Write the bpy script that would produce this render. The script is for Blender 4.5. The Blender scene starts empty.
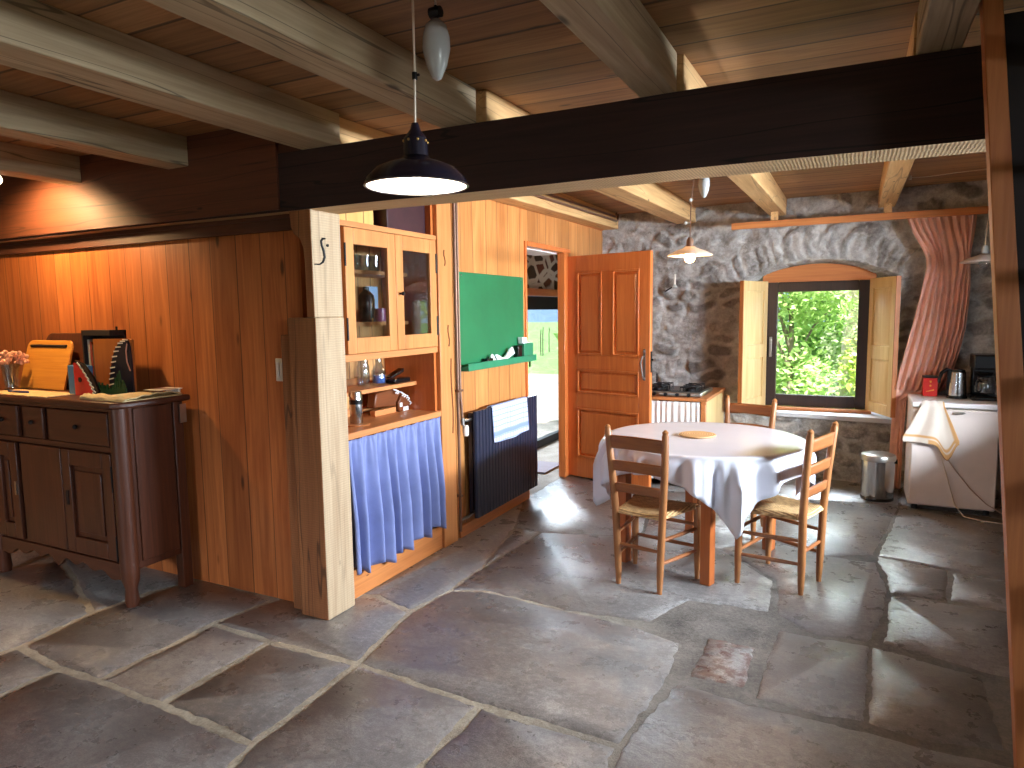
import bpy, bmesh, math, random
import numpy as np
from mathutils import Vector, Matrix, noise as mnoise

random.seed(7)
SC = bpy.context.scene
COL = SC.collection
PI = math.pi

# ------------------------------------------------------------------ camera, sky, sun, daylight, exposure
cam_data = bpy.data.cameras.new('camera')
cam = bpy.data.objects.new('camera', cam_data)
COL.objects.link(cam)
cam_data.sensor_width = 36.0
cam_data.lens = 36.0 * 685.18 / 1024.0
cam_data.clip_start = 0.05
cam_data.clip_end = 500
RT = Vector((0.89447, 0.44691, -0.01378)); UP = Vector((-0.03457, 0.09986, 0.9944)); FW = Vector((-0.44578, 0.88899, -0.10477))
cam.matrix_world = Matrix(((RT.x, UP.x, -FW.x, 0), (RT.y, UP.y, -FW.y, 0), (RT.z, UP.z, -FW.z, 1.55), (0, 0, 0, 1)))
SC.camera = cam

SC.view_settings.view_transform = 'Standard'
SC.view_settings.look = 'None'
SC.view_settings.gamma = 1.0
SC.view_settings.use_curve_mapping = False
SC.view_settings.exposure = 0.38

SKY_STRENGTH = 1.9
SUN_STRENGTH = 30.0
world = bpy.data.worlds.new('sky')
SC.world = world
world.use_nodes = True
wn = world.node_tree.nodes; wl = world.node_tree.links
bg = wn['Background']
bg.inputs['Color'].default_value = (0.66, 0.83, 1.0, 1)
bg.inputs['Strength'].default_value = SKY_STRENGTH


def link(o):
    COL.objects.link(o)
    return o


def lamp(name, kind, loc, energy, color=(1, 1, 1), target=None, **kw):
    l = bpy.data.lights.new(name, kind)
    l.energy = energy; l.color = color
    for k, v in kw.items():
        setattr(l, k, v)
    o = link(bpy.data.objects.new(name, l))
    o.location = loc
    if target is not None:
        d = Vector(target) - Vector(loc)
        o.rotation_euler = d.to_track_quat('-Z', 'Y').to_euler()
    return o


lamp('sun', 'SUN', (0, -10, 20), SUN_STRENGTH, (1.0, 0.95, 0.85), target=(-2.5, -0.3, 2.7), angle=math.radians(2))
# daylight through the openings of the place; rear and near side ones are added
lamp('window_daylight', 'AREA', (-0.31, 7.75, 2.35), 220, (0.80, 0.90, 1.0), target=(-0.4, 4.6, 0.3), shape='RECTANGLE', size=1.6, size_y=0.8)
lamp('doorway_daylight', 'AREA', (-4.3, 7.9, 2.2), 360, (0.80, 0.90, 1.0), target=(-2.0, 5.2, 0.3), shape='RECTANGLE', size=1.8, size_y=1.2)
lamp('kitchen_side_window_daylight', 'AREA', (2.75, 3.95, 1.73), 500, (0.78, 0.89, 1.0), target=(-2.4, 4.6, 1.0), shape='RECTANGLE', size=1.9, size_y=0.28)
lamp('rear_added_light', 'AREA', (-2.9, -4.7, 1.75), 150, (0.92, 0.95, 1.0), target=(-2.0, 2.0, 0.9), shape='RECTANGLE', size=1.8, size_y=0.4)  # unseen source added to light the lower walls and stringer
lamp('near_side_added_light', 'AREA', (2.6, 0.2, 1.9), 62, (0.86, 0.92, 1.0), target=(-2.6, 0.9, 1.3), shape='RECTANGLE', size=1.8, size_y=0.3)  # unseen source added to light the joists' right faces

cy = SC.cycles
cy.use_denoising = True
cy.max_bounces = 8
cy.diffuse_bounces = 5
cy.glossy_bounces = 4
cy.transmission_bounces = 6
cy.transparent_max_bounces = 12
cy.sample_clamp_indirect = 6.0
cy.caustics_reflective = False
cy.caustics_refractive = False


# ------------------------------------------------------------------ materials
class NT:
    def __init__(self, name):
        self.m = bpy.data.materials.new(name)
        self.m.use_nodes = True
        self.t = self.m.node_tree
        self.t.nodes.clear()
        self.out = self.n('ShaderNodeOutputMaterial')

    def n(self, kind, **kw):
        nd = self.t.nodes.new(kind)
        for k, v in kw.items():
            setattr(nd, k, v)
        return nd

    def put(self, sock, v):
        if v is None:
            return
        if isinstance(v, bpy.types.NodeSocket):
            self.t.links.new(v, sock)
        else:
            if sock.type == 'RGBA' and len(v) == 3:
                v = (*v, 1)
            sock.default_value = v

    def math(self, op, a, b=None, c=None, clamp=False):
        nd = self.n('ShaderNodeMath', operation=op, use_clamp=clamp)
        self.put(nd.inputs[0], a); self.put(nd.inputs[1], b); self.put(nd.inputs[2], c)
        return nd.outputs[0]

    def vec(self, x, y, z):
        nd = self.n('ShaderNodeCombineXYZ')
        self.put(nd.inputs[0], x); self.put(nd.inputs[1], y); self.put(nd.inputs[2], z)
        return nd.outputs[0]

    def coord(self):
        return self.n('ShaderNodeTexCoord').outputs['Object']

    def xyz(self, v=None):
        nd = self.n('ShaderNodeSeparateXYZ')
        self.put(nd.inputs[0], v if v is not None else self.coord())
        return nd.outputs

    def noise(self, v, scale, detail=4, rough=0.55, dist=0.0):
        nd = self.n('ShaderNodeTexNoise')
        self.put(nd.inputs['Vector'], v); nd.inputs['Scale'].default_value = scale
        nd.inputs['Detail'].default_value = detail; nd.inputs['Roughness'].default_value = rough
        nd.inputs['Distortion'].default_value = dist
        return nd.outputs['Fac']

    def vscale(self, v, s):
        nd = self.n('ShaderNodeMapping')
        self.put(nd.inputs['Vector'], v); nd.inputs['Scale'].default_value = s
        return nd.outputs[0]

    def ramp(self, f, stops):
        nd = self.n('ShaderNodeValToRGB')
        e = nd.color_ramp.elements
        while len(e) < len(stops):
            e.new(0.5)
        for i, (p, c) in enumerate(stops):
            e[i].position = p
            e[i].color = (*c, 1) if len(c) == 3 else c
        self.put(nd.inputs[0], f)
        return nd.outputs[0]

    def mix(self, f, a, b, mode='MIX'):
        nd = self.n('ShaderNodeMix', data_type='RGBA', blend_type=mode)
        self.put(nd.inputs[0], f); self.put(nd.inputs[6], a); self.put(nd.inputs[7], b)
        return nd.outputs[2]

    def step(self, v, lo, hi):
        nd = self.n('ShaderNodeMapRange', interpolation_type='SMOOTHSTEP')
        self.put(nd.inputs[0], v); self.put(nd.inputs[1], lo); self.put(nd.inputs[2], hi)
        return nd.outputs[0]

    def attr(self, name):
        return self.n('ShaderNodeAttribute', attribute_name=name).outputs['Fac']

    def bump(self, h, strength, dist=0.01):
        nd = self.n('ShaderNodeBump')
        nd.inputs['Strength'].default_value = strength
        nd.inputs['Distance'].default_value = dist
        self.put(nd.inputs['Height'], h)
        return nd.outputs[0]

    def bsdf(self, color, rough=0.5, metal=0.0, normal=None, **kw):
        p = self.n('ShaderNodeBsdfPrincipled')
        self.put(p.inputs['Base Color'], color)
        self.put(p.inputs['Roughness'], rough)
        self.put(p.inputs['Metallic'], metal)
        if normal is not None:
            self.put(p.inputs['Normal'], normal)
        for k, v in kw.items():
            self.put(p.inputs[k.replace('_', ' ')], v)
        self.t.links.new(p.outputs[0], self.out.inputs[0])
        return p


def lin(r, g, b):
    f = lambda c: (c / 255 / 12.92) if c <= 10 else ((c / 255 + 0.055) / 1.055) ** 2.4
    return (f(r), f(g), f(b))


def plain(name, color, rough=0.5, metal=0.0, var=0.12, scale=12, bump=0.0, **kw):
    m = NT(name)
    c = m.coord()
    f = m.noise(c, scale, 5)
    dark = tuple(x * (1 - var) for x in color); light = tuple(min(1, x * (1 + var)) for x in color)
    col = m.ramp(f, [(0.3, dark), (0.7, light)])
    nrm = m.bump(m.noise(c, scale * 6, 3), bump, 0.004) if bump else None
    m.bsdf(col, rough, metal, nrm, **kw)
    return m.m


AX = {'x': 0, 'y': 1, 'z': 2}


def wood(name, c1, c2, grain='z', across='x', boards=None, rough=0.45, var=0.3, knots=0.0, groove=0.006, saw=0.0, bump=0.25, phase=0.0, crack=0.0):
    m = NT(name)
    o = m.xyz()
    g = o[AX[grain]]; a = o[AX[across]]
    b = o[3 - AX[grain] - AX[across]]
    rnd = None
    if boards:
        q = m.math('MULTIPLY_ADD', a, 1.0 / boards, 50.0 + phase)
        wob = m.math('MULTIPLY', m.noise(m.vec(0.0, 0.0, a), 2.3, 1), 1.2)
        q = m.math('ADD', q, wob)
        idx = m.math('FLOOR', q)
        wnz = m.n('ShaderNodeTexWhiteNoise', noise_dimensions='1D')
        m.put(wnz.inputs['W'], idx)
        rnd = wnz.outputs['Value']
        g2 = m.math('MULTIPLY_ADD', rnd, 17.0, g)
        a2 = m.math('MULTIPLY_ADD', rnd, 3.3, a)
    else:
        g2, a2 = g, a
    v1 = m.vec(m.math('MULTIPLY', a2, 9.0), m.math('MULTIPLY', b, 9.0), m.math('MULTIPLY', g2, 0.7))
    n1 = m.noise(v1, 1.6, 5, 0.6, 1.2)
    v2 = m.vec(m.math('MULTIPLY', a2, 90.0), m.math('MULTIPLY', b, 90.0), m.math('MULTIPLY', g2, 2.0))
    n2 = m.noise(v2, 1.0, 3, 0.6, 0.3)
    f = m.math('ADD', m.math('MULTIPLY', n1, 0.7), m.math('MULTIPLY', n2, 0.35))
    col = m.ramp(f, [(0.32, c2), (0.52, tuple((p + q_) / 2 for p, q_ in zip(c1, c2))), (0.72, c1)])
    h = n2
    if rnd is not None:
        k = m.math('MULTIPLY_ADD', rnd, var * 2, 1 - var)
        col = m.mix(1.0, col, m.vec(k, m.math('POWER', k, 1.15), m.math('POWER', k, 1.3)), 'MULTIPLY')
        fr = m.math('ABSOLUTE', m.math('SUBTRACT', m.math('FRACT', q), 0.5))
        gw = groove / boards
        gm = m.step(fr, 0.5 - gw, 0.5 - gw * 0.35)
        col = m.mix(m.math('MULTIPLY', gm, 0.8), col, tuple(x * 0.12 for x in c2))
        h = m.math('SUBTRACT', m.math('MULTIPLY', n2, 0.3), m.math('MULTIPLY', gm, 1.0))
    if knots:
        vo = m.n('ShaderNodeTexVoronoi', voronoi_dimensions='3D')
        m.put(vo.inputs['Vector'], m.vec(m.math('MULTIPLY', a2, 5.0), m.math('MULTIPLY', b, 5.0), m.math('MULTIPLY', g2, 1.6)))
        vo.inputs['Scale'].default_value = 1.0
        kd = m.step(vo.outputs['Distance'], knots, knots * 0.35)
        col = m.mix(m.math('MULTIPLY', kd, 0.85), col, tuple(x * 0.16 for x in c2))
    if saw:
        w = m.n('ShaderNodeTexWave', wave_type='BANDS', bands_direction=grain.upper())
        m.put(w.inputs['Vector'], m.coord()); w.inputs['Scale'].default_value = 26; w.inputs['Distortion'].default_value = 3.0
        w.inputs['Detail'].default_value = 2
        col = m.mix(saw, col, m.mix(1.0, col, m.vec(w.outputs['Fac'], w.outputs['Fac'], w.outputs['Fac']), 'MULTIPLY'))
        h = m.math('ADD', h, m.math('MULTIPLY', w.outputs['Fac'], 0.6))
    if crack:
        v3 = m.vec(m.math('MULTIPLY', a2, 7.0), m.math('MULTIPLY', b, 7.0), m.math('MULTIPLY', g2, 0.35))
        cn = m.math('ABSOLUTE', m.math('SUBTRACT', m.noise(v3, 1.3, 2), 0.5))
        cm = m.step(cn, 0.012, 0.003)
        col = m.mix(m.math('MULTIPLY', cm, crack), col, tuple(x * 0.1 for x in c2))
    m.bsdf(col, rough, 0.0, m.bump(h, bump, 0.003))
    return m.m


M = {}
PINE1, PINE2 = lin(202, 122, 66), lin(146, 74, 36)
M['boards'] = wood('pine_boards', PINE1, PINE2, 'z', 'x', 0.18, 0.42, 0.26, knots=0.10, groove=0.004)
M['boards_y'] = wood('pine_boards_lighter', lin(204, 142, 82), lin(160, 96, 48), 'z', 'y', 0.18, 0.42, 0.26, knots=0.08, groove=0.004)
M['ceiling'] = wood('ceiling_boards', lin(178, 130, 84), lin(120, 80, 46), 'x', 'y', 0.19, 0.6, 0.22, knots=0.07, groove=0.008)
M['joist'] = wood('rough_joist', lin(196, 174, 142), lin(150, 126, 96), 'y', 'x', None, 0.7, knots=0.10, saw=0.0, crack=0.6)
M['joist_back'] = wood('golden_joist', lin(222, 180, 124), lin(180, 134, 84), 'y', 'x', None, 0.65, knots=0.05, crack=0.4)
M['beam'] = wood('old_dark_beam', lin(60, 34, 26), lin(36, 19, 15), 'x', 'z', None, 0.8, knots=0.07, crack=0.8)
M['beam_under'] = wood('lit_beam_underside', lin(214, 178, 130), lin(176, 138, 94), 'x', 'y', None, 0.7, saw=0.35)  # pale copy of the beam wood for its lit underside
M['post'] = wood('sawn_post_lit_side', lin(202, 178, 146), lin(166, 136, 104), 'z', 'y', None, 0.7, knots=0.05, saw=0.10, crack=0.2)  # pale tone carries the window light on the post's side
M['post_front'] = wood('sawn_post_shaded_front', lin(168, 110, 66), lin(128, 76, 42), 'z', 'x', None, 0.65, knots=0.05, saw=0.12, crack=0.6)  # post timber again, darker for the face turned from the window
M['pine'] = wood('pine_joinery', lin(218, 150, 90), lin(186, 114, 62), 'z', 'y', None, 0.4, knots=0.04)
M['pine_h'] = wood('pine_joinery_flat', lin(216, 150, 92), lin(182, 110, 62), 'y', 'x', None, 0.42, knots=0.03)
M['door'] = wood('varnished_door', lin(216, 128, 66), lin(184, 92, 42), 'z', 'x', None, 0.3, knots=0.05)
M['door_h'] = wood('varnished_rail', lin(206, 104, 44), lin(168, 70, 24), 'x', 'z', None, 0.3, knots=0.03)
M['trim_x'] = wood('orange_trim_board', lin(204, 132, 74), lin(166, 94, 50), 'x', 'z', None, 0.45, knots=0.03)
M['trim_y'] = wood('orange_trim_plank', lin(214, 138, 76), lin(172, 98, 50), 'y', 'z', None, 0.45, knots=0.03)
M['shutter'] = wood('pale_shutter_wood', lin(230, 200, 144), lin(204, 164, 106), 'z', 'x', None, 0.4, knots=0.03)
M['shutter_edge'] = wood('orange_shutter_edge', lin(198, 124, 66), lin(160, 88, 42), 'z', 'x', None, 0.5)
M['chair'] = wood('chair_wood', lin(172, 114, 66), lin(122, 74, 40), 'z', 'x', None, 0.4)
M['chair_h'] = wood('chair_slat_wood', lin(164, 102, 56), lin(118, 66, 35), 'x', 'z', None, 0.4)
M['table'] = wood('table_leg_wood', lin(190, 108, 54), lin(150, 76, 34), 'z', 'x', None, 0.35)
M['oak'] = wood('dark_oak', lin(98, 53, 33), lin(56, 29, 19), 'z', 'x', None, 0.38, knots=0.02)
M['oak_h'] = wood('dark_oak_rail', lin(96, 52, 33), lin(56, 29, 19), 'x', 'z', None, 0.38)
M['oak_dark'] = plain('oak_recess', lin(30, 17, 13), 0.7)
M['ladder'] = wood('ladder_wood', lin(204, 130, 76), lin(168, 96, 52), 'z', 'x', None, 0.45)
M['ladder_dark'] = wood('ladder_tread_wood', lin(92, 56, 36), lin(60, 36, 24), 'y', 'x', None, 0.6)
M['iron'] = plain('black_iron', lin(26, 24, 25), 0.5, 0.6)
M['radiator'] = plain('window_sheen_radiator_paint', lin(36, 42, 62), 0.34, 0.1)  # black paint tinted bluish for the window's reflection
M['steel'] = plain('brushed_steel', lin(190, 188, 186), 0.2, 1.0, var=0.05)
M['steel_satin'] = plain('satin_steel', lin(176, 172, 166), 0.32, 1.0, var=0.05)
M['brass'] = plain('brass', lin(190, 150, 80), 0.35, 0.9)
M['copper'] = plain('painted_pipe', lin(120, 86, 66), 0.45, 0.3)
M['white'] = plain('white_enamel', lin(226, 222, 220), 0.35, var=0.03)
M['fridge'] = plain('fridge_white', lin(222, 208, 200), 0.4, var=0.03)
M['plastic_white'] = plain('white_plastic', lin(226, 220, 208), 0.4, var=0.03)
M['porcelain'] = plain('grey_porcelain', lin(176, 176, 174), 0.22, var=0.05)
M['black_plastic'] = plain('black_plastic', lin(18, 17, 18), 0.25)
M['enamel_dark'] = plain('dark_enamel', lin(30, 26, 36), 0.22, var=0.2)
M['green_board'] = plain('green_chalkboard', lin(36, 112, 72), 0.34, var=0.14, scale=3)
M['green_paint'] = plain('green_painted_wood', lin(46, 128, 92), 0.4, var=0.08)
M['winframe'] = wood('dark_window_frame', lin(62, 44, 38), lin(36, 25, 22), 'z', 'x', None, 0.4)
M['sill'] = plain('white_sill_plaster', lin(206, 208, 214), 0.6, var=0.06, bump=0.1)
M['maroon'] = plain('dark_maroon_board', lin(56, 22, 30), 0.5, var=0.2)
M['paper'] = plain('white_paper', lin(226, 220, 208), 0.7, var=0.04)
M['newsprint'] = plain('cream_folded_cloth', lin(222, 200, 150), 0.8, var=0.12, scale=30)
M['red_tin'] = plain('red_tin', lin(196, 32, 26), 0.35, var=0.06)
M['gold'] = plain('gold_print', lin(220, 170, 70), 0.4, 0.5)
M['chalk'] = plain('white_cloth', lin(236, 238, 240), 0.8, var=0.04)
M['dark_brown'] = wood('brown_carved_wood', lin(128, 70, 34), lin(92, 46, 20), 'y', 'z', None, 0.4)
M['rubber'] = plain('black_rubber', lin(20, 20, 20), 0.7)
M['cord_white'] = plain('pale_cord', lin(214, 196, 176), 0.6, var=0.05)
M['bulb_clear'] = None


def glass(name, tint=(1, 1, 1), rough=0.0, amount=None):
    m = NT(name)
    lw = m.n('ShaderNodeLayerWeight'); lw.inputs['Blend'].default_value = 0.5
    fr = m.math('MULTIPLY_ADD', m.math('POWER', lw.outputs['Facing'], 5.0), 0.9, 0.04)
    tr = m.n('ShaderNodeBsdfTransparent'); m.put(tr.inputs[0], tint)
    gl = m.n('ShaderNodeBsdfGlossy'); gl.inputs['Roughness'].default_value = rough
    mx = m.n('ShaderNodeMixShader')
    m.put(mx.inputs[0], fr if amount is None else m.math('ADD', fr, amount))
    m.t.links.new(tr.outputs[0], mx.inputs[1]); m.t.links.new(gl.outputs[0], mx.inputs[2])
    m.t.links.new(mx.outputs[0], m.out.inputs[0])
    return m.m


M['glass'] = glass('window_glass', (0.97, 0.98, 0.98))
M['cab_glass'] = glass('cabinet_glass', (0.80, 0.84, 0.86), 0.03, 0.05)
M['jar_glass'] = glass('clear_glass', (0.82, 0.88, 0.94), 0.0, 0.12)


def emit(name, color, strength):
    m = NT(name)
    e = m.n('ShaderNodeEmission'); m.put(e.inputs[0], color); e.inputs[1].default_value = strength
    m.t.links.new(e.outputs[0], m.out.inputs[0])
    return m.m


M['bulb_warm'] = emit('lit_bulb', (1.0, 0.62, 0.30), 30)
M['bulb_white'] = emit('lit_white_bulb', (1.0, 0.86, 0.70), 16)
M['bulb_orange'] = emit('lit_orange_bulb', (1.0, 0.75, 0.5), 8)


def cloth(name, color, rough=0.8, var=0.1, weave=700, trans=0.0, sheen=0.0):
    m = NT(name)
    c = m.coord()
    f = m.noise(c, 9, 4)
    col = m.ramp(f, [(0.3, tuple(x * (1 - var) for x in color)), (0.7, tuple(min(1, x * (1 + var)) for x in color))])
    p = m.bsdf(col, rough, 0.0, m.bump(m.noise(c, weave, 2), 0.15, 0.002))
    if trans:
        tl = m.n('ShaderNodeBsdfTranslucent'); m.put(tl.inputs[0], col)
        mx = m.n('ShaderNodeMixShader'); mx.inputs[0].default_value = trans
        m.t.links.new(p.outputs[0], mx.inputs[1]); m.t.links.new(tl.outputs[0], mx.inputs[2])
        m.t.links.new(mx.outputs[0], m.out.inputs[0])
    return m.m


M['blue_curtain'] = cloth('blue_grey_curtain', lin(122, 132, 180))
M['white_curtain'] = cloth('white_curtain', lin(232, 226, 222))
M['peach'] = cloth('peach_curtain_cloth', lin(238, 186, 162), trans=0.15)
M['towel_cream'] = cloth('cream_towel', lin(226, 212, 196))
M['oilcloth'] = plain('pale_oilcloth', lin(222, 222, 232), 0.22, var=0.03, scale=5)


def pleated(name, color, trans=0.45):
    m = NT(name)
    p = m.bsdf(color, 0.3)
    tl = m.n('ShaderNodeBsdfTranslucent'); m.put(tl.inputs[0], color)
    mx = m.n('ShaderNodeMixShader'); mx.inputs[0].default_value = trans
    m.t.links.new(p.outputs[0], mx.inputs[1]); m.t.links.new(tl.outputs[0], mx.inputs[2])
    m.t.links.new(mx.outputs[0], m.out.inputs[0])
    return m.m


M['opal'] = pleated('white_opal_glass', lin(236, 224, 212))

# blue checked dish towel
m = NT('checked_dish_towel')
o = m.xyz()
s1 = m.step(m.math('ABSOLUTE', m.math('SUBTRACT', m.math('FRACT', m.math('MULTIPLY', o[1], 26.0)), 0.5)), 0.36, 0.42)
s2 = m.step(m.math('ABSOLUTE', m.math('SUBTRACT', m.math('FRACT', m.math('MULTIPLY', o[2], 26.0)), 0.5)), 0.36, 0.42)
band = m.step(m.math('ABSOLUTE', m.math('SUBTRACT', o[2], 0.675)), 0.018, 0.012)
f = m.math('MAXIMUM', m.math('MULTIPLY', m.math('MAXIMUM', s1, s2), 0.55), m.math('MULTIPLY', band, 0.7))
m.bsdf(m.mix(f, lin(196, 200, 220), lin(84, 122, 190)), 0.85)
M['check_towel'] = m.m

# cream towel with straw band
m = NT('cream_towel_with_border')
o = m.xyz()
band = m.attr('border')
m.bsdf(m.mix(band, lin(206, 192, 178), lin(194, 146, 92)), 0.85, normal=m.bump(m.noise(m.coord(), 500, 2), 0.2, 0.002))
M['fridge_towel'] = m.m

# rush seat: strands running round the four triangles
m = NT('woven_rush')
o = m.xyz()
ax = m.math('ABSOLUTE', o[0]); ay = m.math('ABSOLUTE', m.math('MULTIPLY', o[1], 1.1))
sel = m.math('GREATER_THAN', ax, ay)
st = m.math('MULTIPLY_ADD', sel, m.math('SUBTRACT', o[0], o[1]), o[1])
wv = m.math('SINE', m.math('MULTIPLY', st, 560.0))
nz = m.noise(m.coord(), 40, 3)
f = m.math('ADD', m.math('MULTIPLY_ADD', wv, 0.22, 0.5), m.math('SUBTRACT', nz, 0.5))
m.bsdf(m.ramp(f, [(0.12, lin(146, 104, 62)), (0.75, lin(226, 186, 130))]), 0.65, normal=m.bump(wv, 0.5, 0.004))
M['rush'] = m.m

m = NT('woven_straw')
o = m.xyz()
r = m.math('SQRT', m.math('ADD', m.math('MULTIPLY', o[0], o[0]), m.math('MULTIPLY', o[1], o[1])))
wv = m.math('SINE', m.math('MULTIPLY', r, 420.0))
m.bsdf(m.ramp(m.math('MULTIPLY_ADD', wv, 0.4, 0.5), [(0.1, lin(170, 126, 78)), (0.9, lin(226, 186, 132))]), 0.7, normal=m.bump(wv, 0.5, 0.003))
M['straw'] = m.m

# floor stone, mortar, wall stone
m = NT('flagstone')
c = m.coord()
tone = m.attr('tone'); red = m.attr('red')
n1 = m.noise(c, 1.7, 6, 0.62, 0.4); n2 = m.noise(c, 34, 6, 0.75); n3 = m.noise(m.vscale(c, (1.6, 2.6, 1)), 8, 6, 0.7, 1.4); n4 = m.noise(c, 150, 2, 0.8)
f = m.math('ADD', m.math('ADD', m.math('MULTIPLY', n1, 0.36), m.math('MULTIPLY', n4, 0.26)), m.math('ADD', m.math('MULTIPLY', n2, 0.34), m.math('MULTIPLY', n3, 0.22)))
col = m.ramp(f, [(0.40, lin(78, 75, 75)), (0.58, lin(124, 121, 120)), (0.74, lin(180, 177, 174))])
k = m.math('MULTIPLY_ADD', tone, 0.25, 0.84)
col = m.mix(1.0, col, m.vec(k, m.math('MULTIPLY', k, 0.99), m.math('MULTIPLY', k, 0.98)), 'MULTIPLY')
warm = m.step(m.noise(c, 0.9, 4, 0.6), 0.42, 0.72)
col = m.mix(m.math('MULTIPLY', warm, 0.40), col, m.mix(1.0, col, lin(226, 196, 164), 'MULTIPLY'))
spk = m.step(m.noise(c, 46, 5, 0.75), 0.60, 0.70)
col = m.mix(m.math('MULTIPLY', spk, 0.45), col, lin(188, 180, 170))
rf = m.math('MULTIPLY', red, m.step(m.noise(c, 18, 5, 0.7), 0.44, 0.58))
col = m.mix(m.math('MULTIPLY', rf, 0.8), col, lin(96, 64, 58))
rg = m.math('MULTIPLY_ADD', m.noise(c, 6, 5, 0.65), 0.34, 0.13)
h = m.math('ADD', m.math('MULTIPLY', n3, 1.0), m.math('ADD', m.math('MULTIPLY', n2, 0.5), m.math('MULTIPLY', n4, 0.12)))
m.bsdf(col, rg, 0.0, m.bump(h, 0.26, 0.012), Specular_IOR_Level=0.9)
M['flag'] = m.m

m = NT('lime_mortar')
c = m.coord()
n1 = m.noise(c, 5, 5); n2 = m.noise(c, 60, 5, 0.8)
pale = m.attr('tone')
g_ = m.math('ADD', m.math('MULTIPLY', n1, 0.45), m.math('MULTIPLY', n2, 0.55))
ca_ = m.ramp(g_, [(0.36, lin(128, 116, 100)), (0.66, lin(206, 194, 172))])
cb_ = m.ramp(g_, [(0.36, lin(70, 64, 60)), (0.66, lin(142, 134, 126))])
m.bsdf(m.mix(pale, cb_, ca_), 0.7, 0.0, m.bump(n2, 0.8, 0.008))
M['mortar'] = m.m

m = NT('rubble_stone_wall')
c = m.coord()
st = m.attr('stone'); tn = m.attr('tone')
n1 = m.noise(c, 7, 6, 0.7, 0.5); n2 = m.noise(c, 44, 5, 0.75); n3 = m.noise(c, 2.2, 4, 0.6)
f = m.math('ADD', m.math('MULTIPLY', n1, 0.6), m.math('MULTIPLY', n2, 0.4))
scol = m.ramp(f, [(0.34, lin(84, 78, 76)), (0.52, lin(132, 124, 120)), (0.70, lin(196, 184, 172))])
k = m.math('MULTIPLY_ADD', tn, 0.6, 0.62)
scol = m.mix(1.0, scol, m.vec(k, k, k), 'MULTIPLY')
mcol = m.ramp(m.math('ADD', m.math('MULTIPLY', n3, 0.3), m.math('MULTIPLY', f, 0.7)), [(0.34, lin(120, 110, 102)), (0.5, lin(186, 182, 178)), (0.68, lin(230, 226, 222))])
col = m.mix(m.math('MULTIPLY', st, 0.78), mcol, scol)
m.bsdf(col, 0.85, 0.0, m.bump(m.math('ADD', n2, m.math('MULTIPLY', n1, 1.8)), 0.9, 0.016))
M['rubble'] = m.m
M['plaster_dark'] = plain('rough_plaster', lin(120, 108, 98), 0.9, var=0.15, scale=4)
M['porch_stone'] = None


# ------------------------------------------------------------------ mesh building
BASE = {}


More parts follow.
